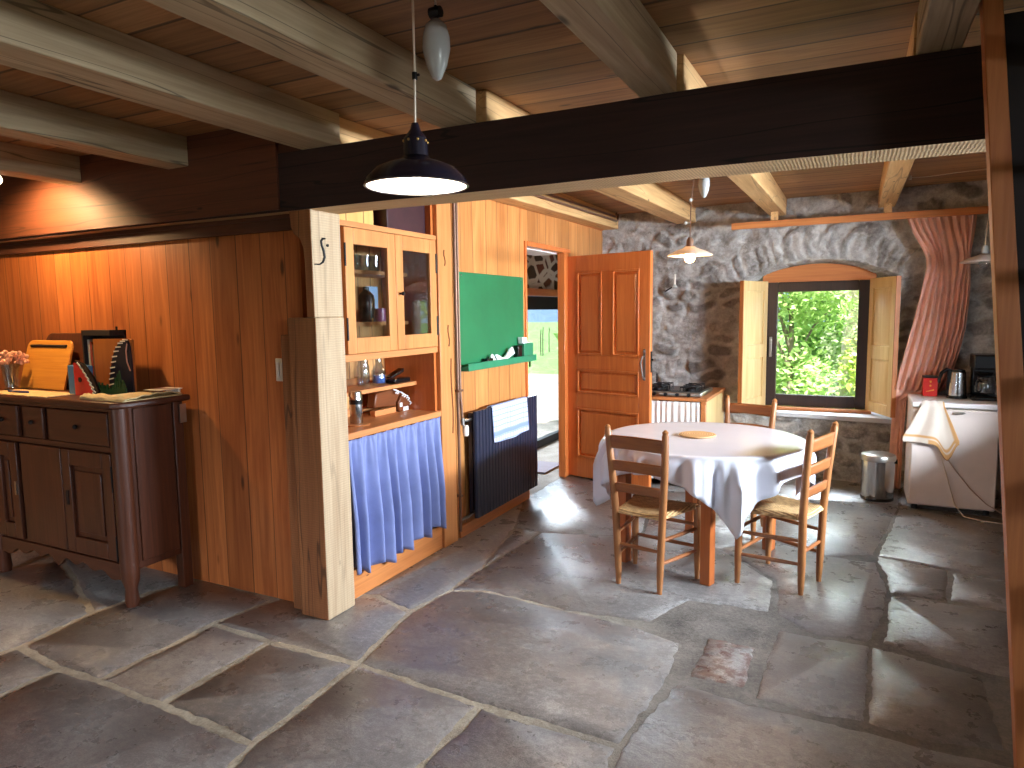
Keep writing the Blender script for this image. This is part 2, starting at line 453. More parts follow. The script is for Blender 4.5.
class MB:
    """collects geometry in world coordinates (or a thing's own) and links it as one mesh object"""
    def __init__(self):
        self.v = []; self.f = []; self.mi = []; self.attrs = {}

    def add(self, verts, faces, mi=0):
        n = len(self.v)
        self.v.extend([tuple(p) for p in verts])
        for f in faces:
            self.f.append([n + i for i in f]); self.mi.append(mi)
        return n

    def box(self, a, b, mi=0):
        x0, y0, z0 = a; x1, y1, z1 = b
        x0, x1 = sorted((x0, x1)); y0, y1 = sorted((y0, y1)); z0, z1 = sorted((z0, z1))
        v = [(x0, y0, z0), (x1, y0, z0), (x1, y1, z0), (x0, y1, z0), (x0, y0, z1), (x1, y0, z1), (x1, y1, z1), (x0, y1, z1)]
        self.add(v, [(3, 2, 1, 0), (4, 5, 6, 7), (0, 1, 5, 4), (1, 2, 6, 5), (2, 3, 7, 6), (3, 0, 4, 7)], mi)
        return self

    def hexa(self, bot, top, mi=0):
        """8-corner block: four bottom corners and four top corners, counter-clockwise from above"""
        self.add(list(bot) + list(top), [(3, 2, 1, 0), (4, 5, 6, 7), (0, 1, 5, 4), (1, 2, 6, 5), (2, 3, 7, 6), (3, 0, 4, 7)], mi)
        return self

    def prism(self, poly, axis, lo, hi, mi=0):
        """polygon given in the two other axes (in x,y,z order), extruded along axis"""
        n = len(poly)
        def P(p, t):
            q = list(p); q.insert(AX[axis], t); return q
        self.add([P(p, lo) for p in poly] + [P(p, hi) for p in poly],
                 [list(range(n))[::-1], list(range(n, 2 * n))] + [(i, (i + 1) % n, n + (i + 1) % n, n + i) for i in range(n)], mi)
        return self

    def lathe(self, prof, c=(0, 0, 0), seg=32, mi=0, ripple=0.0, nr=0):
        vs = []; fs = []
        for (r, z) in prof:
            for k in range(seg):
                a = 2 * PI * k / seg
                rr = r * (1 + ripple * math.cos(nr * a)) if ripple else r
                vs.append((c[0] + rr * math.cos(a), c[1] + rr * math.sin(a), c[2] + z))
        for i in range(len(prof) - 1):
            for k in range(seg):
                k2 = (k + 1) % seg
                fs.append((i * seg + k, i * seg + k2, (i + 1) * seg + k2, (i + 1) * seg + k))
        if prof[0][0] > 1e-4:
            pass
        self.add(vs, fs, mi)
        return self

    def solid_lathe(self, prof, c=(0, 0, 0), seg=24, mi=0):
        n0 = len(self.v)
        self.lathe(prof, c, seg, mi)
        self.f.append([n0 + k for k in range(seg)][::-1]); self.mi.append(mi)
        m_ = n0 + (len(prof) - 1) * seg
        self.f.append([m_ + k for k in range(seg)]); self.mi.append(mi)
        return self

    def tube(self, pts, r, seg=8, mi=0):
        pts = [Vector(p) for p in pts]
        rs = r if isinstance(r, (list, tuple)) else [r] * len(pts)
        t0 = (pts[1] - pts[0]).normalized()
        up = Vector((0, 0, 1)) if abs(t0.z) < 0.9 else Vector((1, 0, 0))
        u = t0.cross(up).normalized()
        vs = []
        for i, p in enumerate(pts):
            t = (pts[min(i + 1, len(pts) - 1)] - pts[max(i - 1, 0)]).normalized()
            u = (u - t * u.dot(t)).normalized()
            w = t.cross(u)
            for k in range(seg):
                a = 2 * PI * k / seg
                vs.append(p + (u * math.cos(a) + w * math.sin(a)) * rs[i])
        n = len(pts)
        fs = [(i * seg + k, i * seg + (k + 1) % seg, (i + 1) * seg + (k + 1) % seg, (i + 1) * seg + k) for i in range(n - 1) for k in range(seg)]
        fs += [list(range(seg))[::-1], [(n - 1) * seg + k for k in range(seg)]]
        self.add(vs, fs, mi)
        return self

    def ball(self, c, r, seg=16, rings=10, mi=0, sz=1.0):
        prof = [(max(1e-4, r * math.sin(PI * i / rings)), -r * sz * math.cos(PI * i / rings)) for i in range(rings + 1)]
        return self.lathe(prof, c, seg, mi)

    def grid(self, fn, nu, nv, mi=0, thick=None, closed=False):
        """surface fn(u,v) for u,v in 0..1"""
        vs = [fn(i / nu, j / nv) for j in range(nv + 1) for i in range(nu + 1)]
        w = nu + 1
        self.add(vs, [(j * w + i, j * w + i + 1, (j + 1) * w + i + 1, (j + 1) * w + i) for j in range(nv) for i in range(nu)], mi)
        return self

    def build(self, name, mats, parent=None, origin=None, bevel=0.0, smooth=30, solid=0.0, subsurf=0, fix=True):
        mats = mats if isinstance(mats, (list, tuple)) else [mats]
        me = bpy.data.meshes.new(name)
        o = bpy.data.objects.new(name, me)
        off = Vector((0, 0, 0))
        if parent is not None:
            off = BASE.get(parent.name, Vector((0, 0, 0)))
            BASE[o.name] = off
        elif origin is not None:
            off = Vector(origin)
            BASE[o.name] = off
        me.from_pydata([tuple(Vector(p) - off) for p in self.v], [], self.f)
        for mt in mats:
            me.materials.append(mt)
        me.polygons.foreach_set('material_index', self.mi)
        for k, vals in self.attrs.items():
            at = me.attributes.new(k, 'FLOAT', 'POINT')
            at.data.foreach_set('value', np.asarray(vals, dtype=np.float32))
        me.update()
        if fix:
            bm = bmesh.new(); bm.from_mesh(me)
            bmesh.ops.recalc_face_normals(bm, faces=bm.faces)
            bm.to_mesh(me); bm.free()
        me.polygons.foreach_set('use_smooth', [True] * len(me.polygons))
        me.set_sharp_from_angle(angle=math.radians(smooth))
        link(o)
        if parent is not None:
            o.parent = parent
        elif origin is not None:
            o.location = off
        if bevel:
            b = o.modifiers.new('edge', 'BEVEL'); b.width = bevel; b.segments = 2; b.limit_method = 'ANGLE'; b.angle_limit = math.radians(40)
        if solid:
            s = o.modifiers.new('thickness', 'SOLIDIFY'); s.thickness = solid; s.offset = 0
        if subsurf:
            s = o.modifiers.new('smooth', 'SUBSURF'); s.levels = subsurf; s.render_levels = subsurf
        return o


def tag(o, label, cat, group=None, kind=None):
    o['label'] = label
    o['category'] = cat
    if group:
        o['group'] = group
    if kind:
        o['kind'] = kind
    return o


def thing(name, loc, label, cat, group=None, rz=0.0, kind=None, local=False):
    o = bpy.data.objects.new(name, None)
    o.empty_display_size = 0.1
    link(o)
    o.location = loc
    o.rotation_euler = (0, 0, rz)
    BASE[o.name] = Vector((0, 0, 0)) if local else Vector(loc)
    return tag(o, label, cat, group, kind)


def structure(o, label=None, cat=None):
    o['kind'] = 'structure'
    if label:
        o['label'] = label
    if cat:
        o['category'] = cat
    return o


def copy_thing(root):
    c = root.copy(); COL.objects.link(c)
    for ch in list(root.children):
        d = ch.copy(); COL.objects.link(d); d.parent = c
        for g in list(ch.children):
            e = g.copy(); COL.objects.link(e); e.parent = d
    return c


W = -2.40            # plane of the board partition
YB = 2.66            # plane of the board wall behind the buffet
def ywall(x):
    return 6.95 - 0.10 * (x + 2.4)


# ------------------------------------------------------------------ floor
SLABS = [
    [(-2.862,1.697),(-2.862,2.295),(-2.454,2.274),(-2.452,1.69)],
    [(-2.452,1.69),(-2.454,2.274),(-1.936,2.288),(-1.916,1.666)],
    [(-1.916,1.666),(-1.936,2.288),(-1.285,2.24),(-1.297,1.612),(-1.82,1.328)],
    [(-3.118,1.687),(-2.862,1.697),(-2.452,1.69),(-1.916,1.666),(-1.82,1.328),(-2.435,0.864),(-3.121,1.239)],
    [(-3.512,1.304),(-3.507,1.729),(-3.118,1.687),(-3.121,1.239)],
    [(-3.507,1.729),(-3.565,2.111),(-3.524,2.416),(-3.425,2.704),(-2.805,2.643),(-2.862,2.295),(-2.862,1.697),(-3.118,1.687)],
    [(-3.632,1.353),(-3.507,1.729),(-3.565,2.111),(-4.534,2.51),(-4.965,1.948)],
    [(-3.524,2.416),(-3.565,2.111),(-4.534,2.51),(-4.097,3.133),(-3.425,2.704)],
    [(-2.862,2.295),(-2.805,2.643),(-2.709,2.716),(-2.41,2.854),(-2.321,2.924),(-2.035,2.831),(-1.936,2.288),(-2.454,2.274)],
    [(-2.035,2.831),(-2.321,2.924),(-2.431,2.888),(-2.43,3.816),(-2.415,5.086),(-2.157,4.318),(-1.991,3.552),(-1.988,3.152)],
    [(-1.936,2.288),(-2.035,2.831),(-1.988,3.152),(-1.814,3.232),(-1.314,3.191),(-0.898,3.157),(-0.669,3.094),(-0.648,2.807),(-0.702,2.223),(-1.285,2.24)],
    [(-1.285,2.24),(-0.702,2.223),(-0.682,1.858),(-1.297,1.612)],
    [(-1.988,3.152),(-1.991,3.552),(-1.973,3.872),(-1.939,4.291),(-1.281,4.492),(-0.741,4.471),(-0.364,4.054),(-0.343,3.6),(-0.515,3.6),(-0.744,3.577),(-0.868,3.231),(-1.314,3.191),(-1.814,3.232)],
    [(-2.157,4.318),(-1.939,4.291),(-1.973,3.872),(-1.991,3.552)],
    [(-2.436,4.976),(-2.439,5.796),(-2.188,6.257),(-1.465,5.748),(-1.281,4.492),(-1.939,4.291),(-2.157,4.318)],
    [(-0.587,3.198),(-0.348,3.201),(-0.36,2.812),(-0.579,2.804)],
    [(-0.297,3.425),(-0.117,3.406),(0.11,3.425),(0.086,2.755),(-0.05,2.733),(-0.321,2.749),(-0.299,3.183)],
    [(-0.702,2.223),(-0.629,2.728),(-0.565,2.741),(-0.326,2.7),(-0.049,2.705),(0.244,2.69),(0.558,2.69),(0.557,2.34),(-0.682,1.858)],
    [(0.11,3.425),(0.531,3.333),(0.529,2.77),(0.246,2.716),(0.086,2.755)],
    [(0.212,4.103),(0.746,4.104),(0.789,3.327),(0.535,3.362),(0.16,3.48)],
    [(0.164,4.739),(0.547,4.638),(0.489,4.118),(0.213,4.133)],
    [(0.554,4.607),(0.962,4.568),(0.87,4.085),(0.746,4.104),(0.492,4.147)],
    [(-0.741,4.471),(-0.466,4.767),(-0.118,4.612),(0.161,4.605),(0.214,4.179),(0.165,3.663),(0.11,3.446),(-0.118,3.427),(-0.313,3.589),(-0.364,4.054)],
    [(-1.281,4.492),(-1.465,5.748),(-0.662,5.888),(-0.466,4.767),(-0.741,4.471)],
    [(-0.466,4.767),(-0.662,5.888),(0.36,6.048),(0.164,4.739),(-0.118,4.612)],
    [(0.164,4.739),(0.36,6.048),(1.166,5.929),(0.962,4.568),(0.547,4.638)],
    [(-2.439,5.796),(-2.542,6.495),(-0.799,7.038),(-0.662,5.888),(-1.465,5.748),(-2.188,6.257)],
    [(-0.799,7.038),(0.425,7.375),(0.36,6.048),(-0.662,5.888)],
    [(0.425,7.375),(1.482,7.654),(1.166,5.929),(0.36,6.048)],
]


def inset(poly, d):
    n = len(poly)
    area = sum(poly[i][0] * poly[(i + 1) % n][1] - poly[(i + 1) % n][0] * poly[i][1] for i in range(n))
    if area < 0:
        poly = poly[::-1]
    out = []
    for i in range(n):
        p0 = Vector(poly[i - 1]); p1 = Vector(poly[i]); p2 = Vector(poly[(i + 1) % n])
        e1 = (p1 - p0).normalized(); e2 = (p2 - p1).normalized()
        n1 = Vector((-e1.y, e1.x)); n2 = Vector((-e2.y, e2.x))
        b = (n1 + n2)
        if b.length < 1e-3:
            b = n1
        b.normalize()
        out.append(p1 + b * (d / max(0.45, b.dot(n1))))
    return out


fl = MB()
tone_attr = []; red_attr = []
XA, XB, YA, YZ = -5.7, 1.5, -3.1, 9.0
GN = 48
for q in range(GN + 1):
    for p in range(GN + 1):
        x = XA + (XB - XA) * p / GN; y = YA + (YZ - YA) * q / GN
        fl.v.append((x, y, -0.006))
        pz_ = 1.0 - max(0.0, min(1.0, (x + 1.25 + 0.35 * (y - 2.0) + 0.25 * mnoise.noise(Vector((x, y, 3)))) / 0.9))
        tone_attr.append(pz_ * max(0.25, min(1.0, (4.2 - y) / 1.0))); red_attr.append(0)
for q in range(GN):
    for p in range(GN):
        fl.f.append([q * (GN + 1) + p, q * (GN + 1) + p + 1, (q + 1) * (GN + 1) + p + 1, (q + 1) * (GN + 1) + p]); fl.mi.append(1)
nb = fl.add([(XA, YA, -0.02), (XB, YA, -0.02), (XB, YZ, -0.02), (XA, YZ, -0.02), (XA, YA, -0.12), (XB, YA, -0.12), (XB, YZ, -0.12), (XA, YZ, -0.12)],
            [(7, 6, 5, 4), (0, 4, 5, 1), (1, 5, 6, 2), (2, 6, 7, 3), (3, 7, 4, 0)], 1)
tone_attr += [0.5] * 8; red_attr += [0] * 8
rf = random.Random(11)
for si, poly in enumerate(SLABS):
    gap = rf.uniform(0.012, 0.019) if si < 12 else rf.uniform(0.006, 0.010)
    A = inset(poly, gap); B = inset(poly, gap + 0.012)
    ra = []; rb = []
    n = len(A)
    for i in range(n):
        L = (A[(i + 1) % n] - A[i]).length
        k = max(2, int(L / 0.025))
        for j in range(k):
            t = j / k
            pa = A[i].lerp(A[(i + 1) % n], t); pb = B[i].lerp(B[(i + 1) % n], t)
            jit = Vector((rf.uniform(-1, 1), rf.uniform(-1, 1))) * 0.0035
            nn = mnoise.noise(Vector((pa.x * 4, pa.y * 4, si))) * 0.016 + mnoise.noise(Vector((pa.x * 17, pa.y * 17, si))) * 0.012
            dv = (pb - pa).normalized() * nn + jit
            ra.append(pa + dv); rb.append(pb + dv * 0.9)
    N = len(ra)
    vs = [(p.x, p.y, -0.008) for p in ra] + [(p.x, p.y, 0.0) for p in rb]
    fl.add(vs, [(i, (i + 1) % N, N + (i + 1) % N, N + i) for i in range(N)] + [list(range(N, 2 * N))], 0)
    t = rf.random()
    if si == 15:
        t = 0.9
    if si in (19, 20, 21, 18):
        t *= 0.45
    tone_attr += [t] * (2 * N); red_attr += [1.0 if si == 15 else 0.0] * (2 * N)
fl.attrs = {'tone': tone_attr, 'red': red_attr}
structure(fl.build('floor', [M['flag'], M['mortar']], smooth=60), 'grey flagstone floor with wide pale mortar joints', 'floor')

# ------------------------------------------------------------------ ceiling, joists, beam
c = MB()
c.box((-5.7, -3.1, 2.48), (1.5, 2.62, 2.52))
c.hexa([(-2.9, 2.62, 2.48), (1.5, 2.62, 2.48), (1.5, 7.1, 2.565), (-2.9, 7.1, 2.565)], [(-2.9, 2.62, 2.52), (1.5, 2.62, 2.52), (1.5, 7.1, 2.60), (-2.9, 7.1, 2.60)])
c.box((-5.7, -3.1, 2.53), (1.5, 7.2, 2.62))
structure(c.build('ceiling', M['ceiling']), 'brown plank ceiling laid across the joists', 'ceiling')

NEAR = [(-5.25, -5.08), (-4.20, -4.06), (-3.31, -3.15), (-2.39, -2.185), (-1.61, -1.455), (-0.745, -0.615), (0.14, 0.262), (0.98, 1.12)]
NLAB = ['joist at the dim far end above the buffet', 'dark joist nearest above the buffet lamp', 'second joist from the left over the buffet, knotty', 'thick pale joist meeting the beam above the wood post',
        'pale joist just left of the dark lamp', 'pale joist right of the dark lamp, wide underside', 'grey joist near the attic stair with a sheen', 'joist behind the attic stair']
for (x0, x1), lb in zip(NEAR, NLAB):
    b = MB()
    b.box((x0, -3.05, 2.33), (x1, 2.605, 2.481))
    structure(b.build('ceiling_beam', M['joist'], bevel=0.006), lb, 'joist')
BACK = [(-2.385, -2.225), (-1.61, -1.42), (-0.735, -0.595), (0.135, 0.262), (0.98, 1.12)]
BLAB = ['golden joist lying along the partition in the kitchen', 'golden kitchen joist left of the white lamp', 'golden kitchen joist over the left part of the window', 'golden kitchen joist over the curtain board', 'kitchen joist by the far right wall']
for (x0, x1), lb in zip(BACK, BLAB):
    b = MB()
    ye = ywall(x0) - 0.005
    b.hexa([(x0, 2.63, 2.33), (x1, 2.63, 2.33), (x1, ye, 2.383), (x0, ye, 2.383)], [(x0, 2.63, 2.482), (x1, 2.63, 2.482), (x1, ye, 2.565), (x0, ye, 2.565)])
    structure(b.build('kitchen_beam', M['joist_back'], bevel=0.006), lb, 'joist')

b = MB()
def beam_s(u, v):
    pass
NB = 40
for i in range(NB):
    xa = -5.7 + 7.2 * i / NB; xb = -5.7 + 7.2 * (i + 1) / NB
    def sec(x):
        w = 0.006 * mnoise.noise(Vector((x * 1.7, 3.1, 0))); h = 0.007 * mnoise.noise(Vector((x * 1.3, 0, 5.5)))
        return [(x, 2.56 + w, 2.052 + h), (x, 2.77 + w, 2.052 + h), (x, 2.77 + w, 2.328), (x, 2.56 + w * 2, 2.328 + h * 0.6)]
    s0 = sec(xa); s1 = sec(xb)
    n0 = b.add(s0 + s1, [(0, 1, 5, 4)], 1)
    b.add([], [])
    b.f += [[n0 + 1, n0 + 2, n0 + 6, n0 + 5], [n0 + 2, n0 + 3, n0 + 7, n0 + 6], [n0 + 3, n0, n0 + 4, n0 + 7]]; b.mi += [0, 0, 0]
    if i == 0:
        b.f.append([n0, n0 + 3, n0 + 2, n0 + 1]); b.mi.append(0)
    if i == NB - 1:
        b.f.append([n0 + 4, n0 + 5, n0 + 6, n0 + 7]); b.mi.append(0)
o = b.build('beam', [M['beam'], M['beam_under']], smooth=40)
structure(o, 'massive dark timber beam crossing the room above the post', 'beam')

# ------------------------------------------------------------------ walls
b = MB()
b.box((-5.7, YB, 0.0), (-2.52, YB + 0.05, 2.06))
b.box((-5.7, YB + 0.05, 0.0), (-2.9, YB + 0.10, 2.06))
structure(b.build('wall_front', M['boards']), 'orange pine board wall behind the buffet', 'wall')
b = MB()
b.box((-5.7, 2.542, 2.062), (-2.535, 2.556, 2.485)); b.box((-2.74, 2.565, 2.31), (-2.385, 2.60, 2.485))  # lighter than the beam, to carry the buffet lamp's light
structure(b.build('trim_4', wood('lamplit_beam_facing', lin(108, 60, 36), lin(76, 40, 24), 'x', 'z', None, 0.6, knots=0.05, crack=0.5)), 'beam face above the buffet, coloured lighter for the lamp light on it', 'trim')
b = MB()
b.box((-5.7, YB - 0.03, 1.975), (-2.47, YB - 0.002, 2.058))  # dark strip fills the beam's cast shadow band on the boards
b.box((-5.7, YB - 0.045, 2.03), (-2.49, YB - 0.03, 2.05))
structure(b.build('trim_1', wood('beam_shadow_strip', lin(92, 50, 32), lin(58, 31, 20), 'x', 'z', None, 0.6)), 'moulded strip coloured dark as the beam shadow along the board wall', 'trim')

b = MB()
b.box((-5.78, -3.1, 0), (-5.7, 2.7, 2.6))
structure(b.build('wall_left', M['boards_y']), 'far left wall of the room', 'wall')
b = MB()
for (x0, x1, z0, z1) in [(-5.78, -3.9, 0, 2.6), (-1.9, 1.58, 0, 2.6), (-3.9, -1.9, 0, 0.3), (-3.9, -1.9, 1.5, 2.6)]:  # low opening shaped so rear light reaches only the lower walls
    b.box((x0, -3.18, z0), (x1, -3.1, z1))
structure(b.build('wall_rear', M['plaster_dark']), 'rear wall behind the camera', 'wall')
b = MB()
SW = [(-0.8, 1.2, 0.85, 2.1), (2.95, 5.15, 0.95, 2.05)]  # the first opening is added to light the near room
yy = -3.1
for (ya, yb, za, zb) in SW:
    b.box((1.42, yy, 0), (1.56, ya, 2.6)); b.box((1.42, ya, 0), (1.56, yb, za)); b.box((1.42, ya, zb), (1.56, yb, 2.6))
    yy = yb
b.box((1.42, yy, 0), (1.56, 7.1, 2.6))
structure(b.build('wall_right', M['plaster_dark']), 'dim plastered wall at the right side', 'wall')
for k, (ya, yb, za, zb) in enumerate(SW):
    b = MB(); t = 0.06
    for (p, q, r_, t_) in [(ya, ya + t, za, zb), (yb - t, yb, za, zb), (ya + t, yb - t, za, za + t), (ya + t, yb - t, zb - t, zb), ((ya + yb) / 2 - 0.03, (ya + yb) / 2 + 0.03, za + t, zb - t)]:
        b.box((1.50, p, r_), (1.55, q, t_))
    structure(b.build('window_%d' % (k + 2), M['winframe']), ['unseen window added in the right wall to light the near room', 'window in the right wall of the kitchen'][k], 'window')

b = MB()
b.box((-5.9, -5.6, 2.64), (2.5, -3.1, 2.70)); b.box((1.5, -3.1, 2.64), (3.6, 7.4, 2.70))  # slabs out of view, added to keep sun and high sky out
structure(b.build('light_blocking_slabs', M['oak_dark']), 'unseen slabs added to block sun and sky at the windows', 'roof')

# board partition with the door opening
b = MB()
for (y0, y1, z0, z1) in [(3.93, 5.045, 0, 2.40), (5.045, 5.93, 2.09, 2.40), (5.93, 6.97, 0, 2.40)]:
    b.box((W - 0.05, y0, z0), (W, y1, z1))
b.box((W - 0.05, 2.78, 2.36), (W - 0.01, 6.97, 2.56))
structure(b.build('wall_partition', M['boards_y']), 'golden board partition carrying the chalkboard and the door', 'wall')
b = MB()
b.prism([(W, 2.37), (W + 0.05, 2.385), (W + 0.05, 2.45), (W + 0.09, 2.47), (W + 0.09, 2.54), (W, 2.54)], 'y', 3.93, 6.9)
structure(b.build('trim_2', M['trim_y'], bevel=0.003), 'golden cornice board above the partition', 'trim')
b = MB()
b.box((W, 3.94, 0.0), (W + 0.018, 5.03, 0.085))
structure(b.build('baseboard_left', M['trim_y'], bevel=0.004), 'reddish skirting board under the black radiator', 'skirting')

# back stone wall, with arched window niche
OX0, OX1, OZ0, OZS, OZC = -0.95, 0.31, 0.585, 1.81, 1.975      # opening in the wall face: sides, sill, spring line, crown
OXC = (OX0 + OX1) / 2; OHW = (OX1 - OX0) / 2
rise = OZC - OZS
ARAD = (OHW ** 2 + rise ** 2) / (2 * rise); ACZ = OZC - ARAD


def in_open(x, z):
    if x <= OX0 or x >= OX1 or z <= OZ0:
        return False
    if z <= OZS:
        return True
    return (x - OXC) ** 2 + (z - ACZ) ** 2 < ARAD ** 2


def snap(x, z):
    """move a point inside the opening to its nearest border"""
    best = None
    for q in ((OX0, min(z, OZS)), (OX1, min(z, OZS)), (x, OZ0)):
        d = (q[0] - x) ** 2 + (q[1] - z) ** 2
        if best is None or d < best[0]:
            best = (d, q)
    dx, dz = x - OXC, z - ACZ
    r = math.hypot(dx, dz) or 1
    q = (OXC + dx / r * ARAD, ACZ + dz / r * ARAD)
    if q[1] >= OZS - 0.02:
        d = (q[0] - x) ** 2 + (q[1] - z) ** 2
        if d < best[0]:
            best = (d, q)
    return best[1]


rs = np.random.RandomState(5)


def stone_field(u, v, rows=0.115, cols=0.27, umin=-3.0, umax=2.0, vmin=-0.1, vmax=2.8):
    pts = []; tn = []
    zr = vmin; j = 0
    while zr < vmax:
        h = rows * rs.uniform(0.65, 1.5)
        x = umin + rs.uniform(0, cols)
        while x < umax:
            w = cols * rs.uniform(0.45, 1.6)
            pts.append((x + w / 2, zr + h / 2 + rs.uniform(-0.02, 0.02))); tn.append(rs.uniform(0, 1))
            x += w
        zr += h; j += 1
    pts = np.array(pts); tn = np.array(tn)
    wu = u + 0.05 * np.sin(v * 9 + 1.3) + 0.03 * np.sin(u * 13 + v * 21); wv = v + 0.025 * np.sin(u * 8 + 0.5) + 0.015 * np.sin(u * 23 + 2)
    F1 = np.full(u.shape, 9.0); F2 = np.full(u.shape, 9.0); ID = np.zeros(u.shape, int)
    for s in range(0, len(u), 4000):
        du = (wu[s:s + 4000, None] - pts[None, :, 0]) * (rows / cols) * 1.25; dv = wv[s:s + 4000, None] - pts[None, :, 1]
        d = np.sqrt(du * du + dv * dv)
        i = np.argpartition(d, 1, axis=1)[:, :2]
        dd = np.take_along_axis(d, i, 1)
        o_ = np.argsort(dd, 1)
        i = np.take_along_axis(i, o_, 1); dd = np.take_along_axis(dd, o_, 1)
        F1[s:s + 4000] = dd[:, 0]; F2[s:s + 4000] = dd[:, 1]; ID[s:s + 4000] = i[:, 0]
    return F1, F2, tn[ID], ID


def sstep(x, a, b):
    t = np.clip((x - a) / (b - a), 0, 1)
    return t * t * (3 - 2 * t)


def stone_wall(name, x0, x1, z0, z1, stepsz, yfn, opening=True, depth_y=7.02, sign=-1):
    nx = int((x1 - x0) / stepsz); nz = int((z1 - z0) / stepsz)
    xs = np.linspace(x0, x1, nx + 1); zs = np.linspace(z0, z1, nz + 1)
    X, Z = np.meshgrid(xs, zs)
    X = X.ravel().copy(); Z = Z.ravel().copy()
    wdt = nx + 1
    keep = []
    used = set()
    for j in range(nz):
        for i in range(nx):
            cx = (xs[i] + xs[i + 1]) / 2; cz = (zs[j] + zs[j + 1]) / 2
            if opening and in_open(cx, cz):
                continue
            f = (j * wdt + i, j * wdt + i + 1, (j + 1) * wdt + i + 1, (j + 1) * wdt + i)
            keep.append(f); used.update(f)
    if opening:
        for k in used:
            if in_open(X[k], Z[k]):
                X[k], Z[k] = snap(X[k], Z[k])
    F1, F2, T, ID = stone_field(X, Z)
    edge = F2 - F1
    nzv = np.array([mnoise.noise(Vector((x * 6, 0.3, z * 6))) + 0.5 * mnoise.noise(Vector((x * 15, 1.3, z * 15))) for x, z in zip(X, Z)])
    cover = np.array([mnoise.noise(Vector((x * 1.6 + 9, 4.2, z * 1.6))) for x, z in zip(X, Z)])
    crag = np.array([mnoise.fractal(Vector((x * 9, 2.7, z * 11)), 0.8, 2.1, 5) for x, z in zip(X, Z)])
    mask = sstep(edge + 0.035 * nzv + 0.02 * crag, 0.018 + 0.03 * np.clip(cover, 0, 1), 0.055 + 0.03 * np.clip(cover, 0, 1))
    hide = (T * 977 % 1.0) < 0.58          # stones buried under the pointing
    mask = np.where(hide, mask * 0.35, mask)
    if opening:
        R = np.hypot(X - OXC, Z - ACZ); TH = np.arctan2(X - OXC, Z - ACZ)
        ring = (R > ARAD + 0.01) & (R < ARAD + 0.24 + 0.03 * nzv) & (Z > OZS - 0.05)
        q = TH * ARAD / 0.085 + 0.45 * nzv + 0.3 * cover
        fr = np.abs(q - np.floor(q) - 0.5)
        rm = (1 - sstep(fr + 0.10 * nzv + 0.08 * crag, 0.20, 0.42)) * (0.35 + 0.65 * ((np.floor(q) * 0.377) % 1.0))
        mask = np.where(ring, rm * 0.85, mask)
        T = np.where(ring, (np.floor(q) * 0.618) % 1.0, T)
    dep = 0.020 * mask + 0.008 * nzv + 0.012 * cover + 0.016 * crag
    if opening:
        dx = np.maximum(np.maximum(OX0 - X, X - OX1), 0); dz = np.maximum(OZ0 - Z, 0)
        R = np.hypot(X - OXC, Z - ACZ)
        dist = np.where(Z > OZS, np.abs(R - ARAD), np.hypot(dx, dz))
        dep = dep * sstep(dist, 0.0, 0.06) + 0.004
    Y = np.array([yfn(x) for x in X]) + sign * dep
    mb = MB()
    mb.v = list(zip(X.tolist(), Y.tolist(), Z.tolist()))
    mb.f = [list(f) for f in keep]; mb.mi = [0] * len(keep)
    att_s = mask.tolist(); att_t = T.tolist()
    if opening:
        ec = {}
        for f in keep:
            for a_, b_ in zip(f, f[1:] + f[:1]):
                k_ = (min(a_, b_), max(a_, b_)); ec[k_] = ec.get(k_, 0) + 1
        new = {}
        def inner(k):
            if k not in new:
                x, z = X[k], Z[k]
                # splay towards the frame
                fx = OXC + (x - OXC) * 0.80; fz = z if z < OZS - 0.2 else z - 0.02
                new[k] = len(mb.v); mb.v.append((fx - 0.012, depth_y, fz)); att_s.append(0.1); att_t.append(0.5)
            return new[k]
        for (a_, b_), n_ in ec.items():
            if n_ == 1:
                mx_, mz_ = (X[a_] + X[b_]) / 2, (Z[a_] + Z[b_]) / 2
                if x0 + 0.03 < mx_ < x1 - 0.03 and z0 + 0.03 < mz_ < z1 - 0.03:
                    mb.f.append([a_, b_, inner(b_), inner(a_)]); mb.mi.append(0)
    # solid backing behind the face
    mb.attrs = {}
    nb_ = len(mb.v)
    mb.attrs = {'stone': att_s, 'tone': att_t}
    return mb


mb = stone_wall('wall_back', -2.44, 1.45, -0.02, 2.62, 0.0115, ywall)
structure(mb.build('wall_back', M['rubble'], smooth=80), 'rough grey stone kitchen wall with pale pointing', 'wall')
# masonry behind the face (outer leaf), leaving the window free
b = MB()
for (x0, x1, z0, z1) in [(-2.44, -0.80, -0.02, 2.62), (0.14, 1.5, -0.02, 2.62), (-0.80, 0.14, -0.02, 0.575), (-0.80, 0.14, 1.86, 2.62)]:
    b.box((x0, 7.03, z0), (x1, 7.30, z1))
structure(b.build('wall_outer', M['plaster_dark']), 'outer leaf of the kitchen stone wall', 'wall')

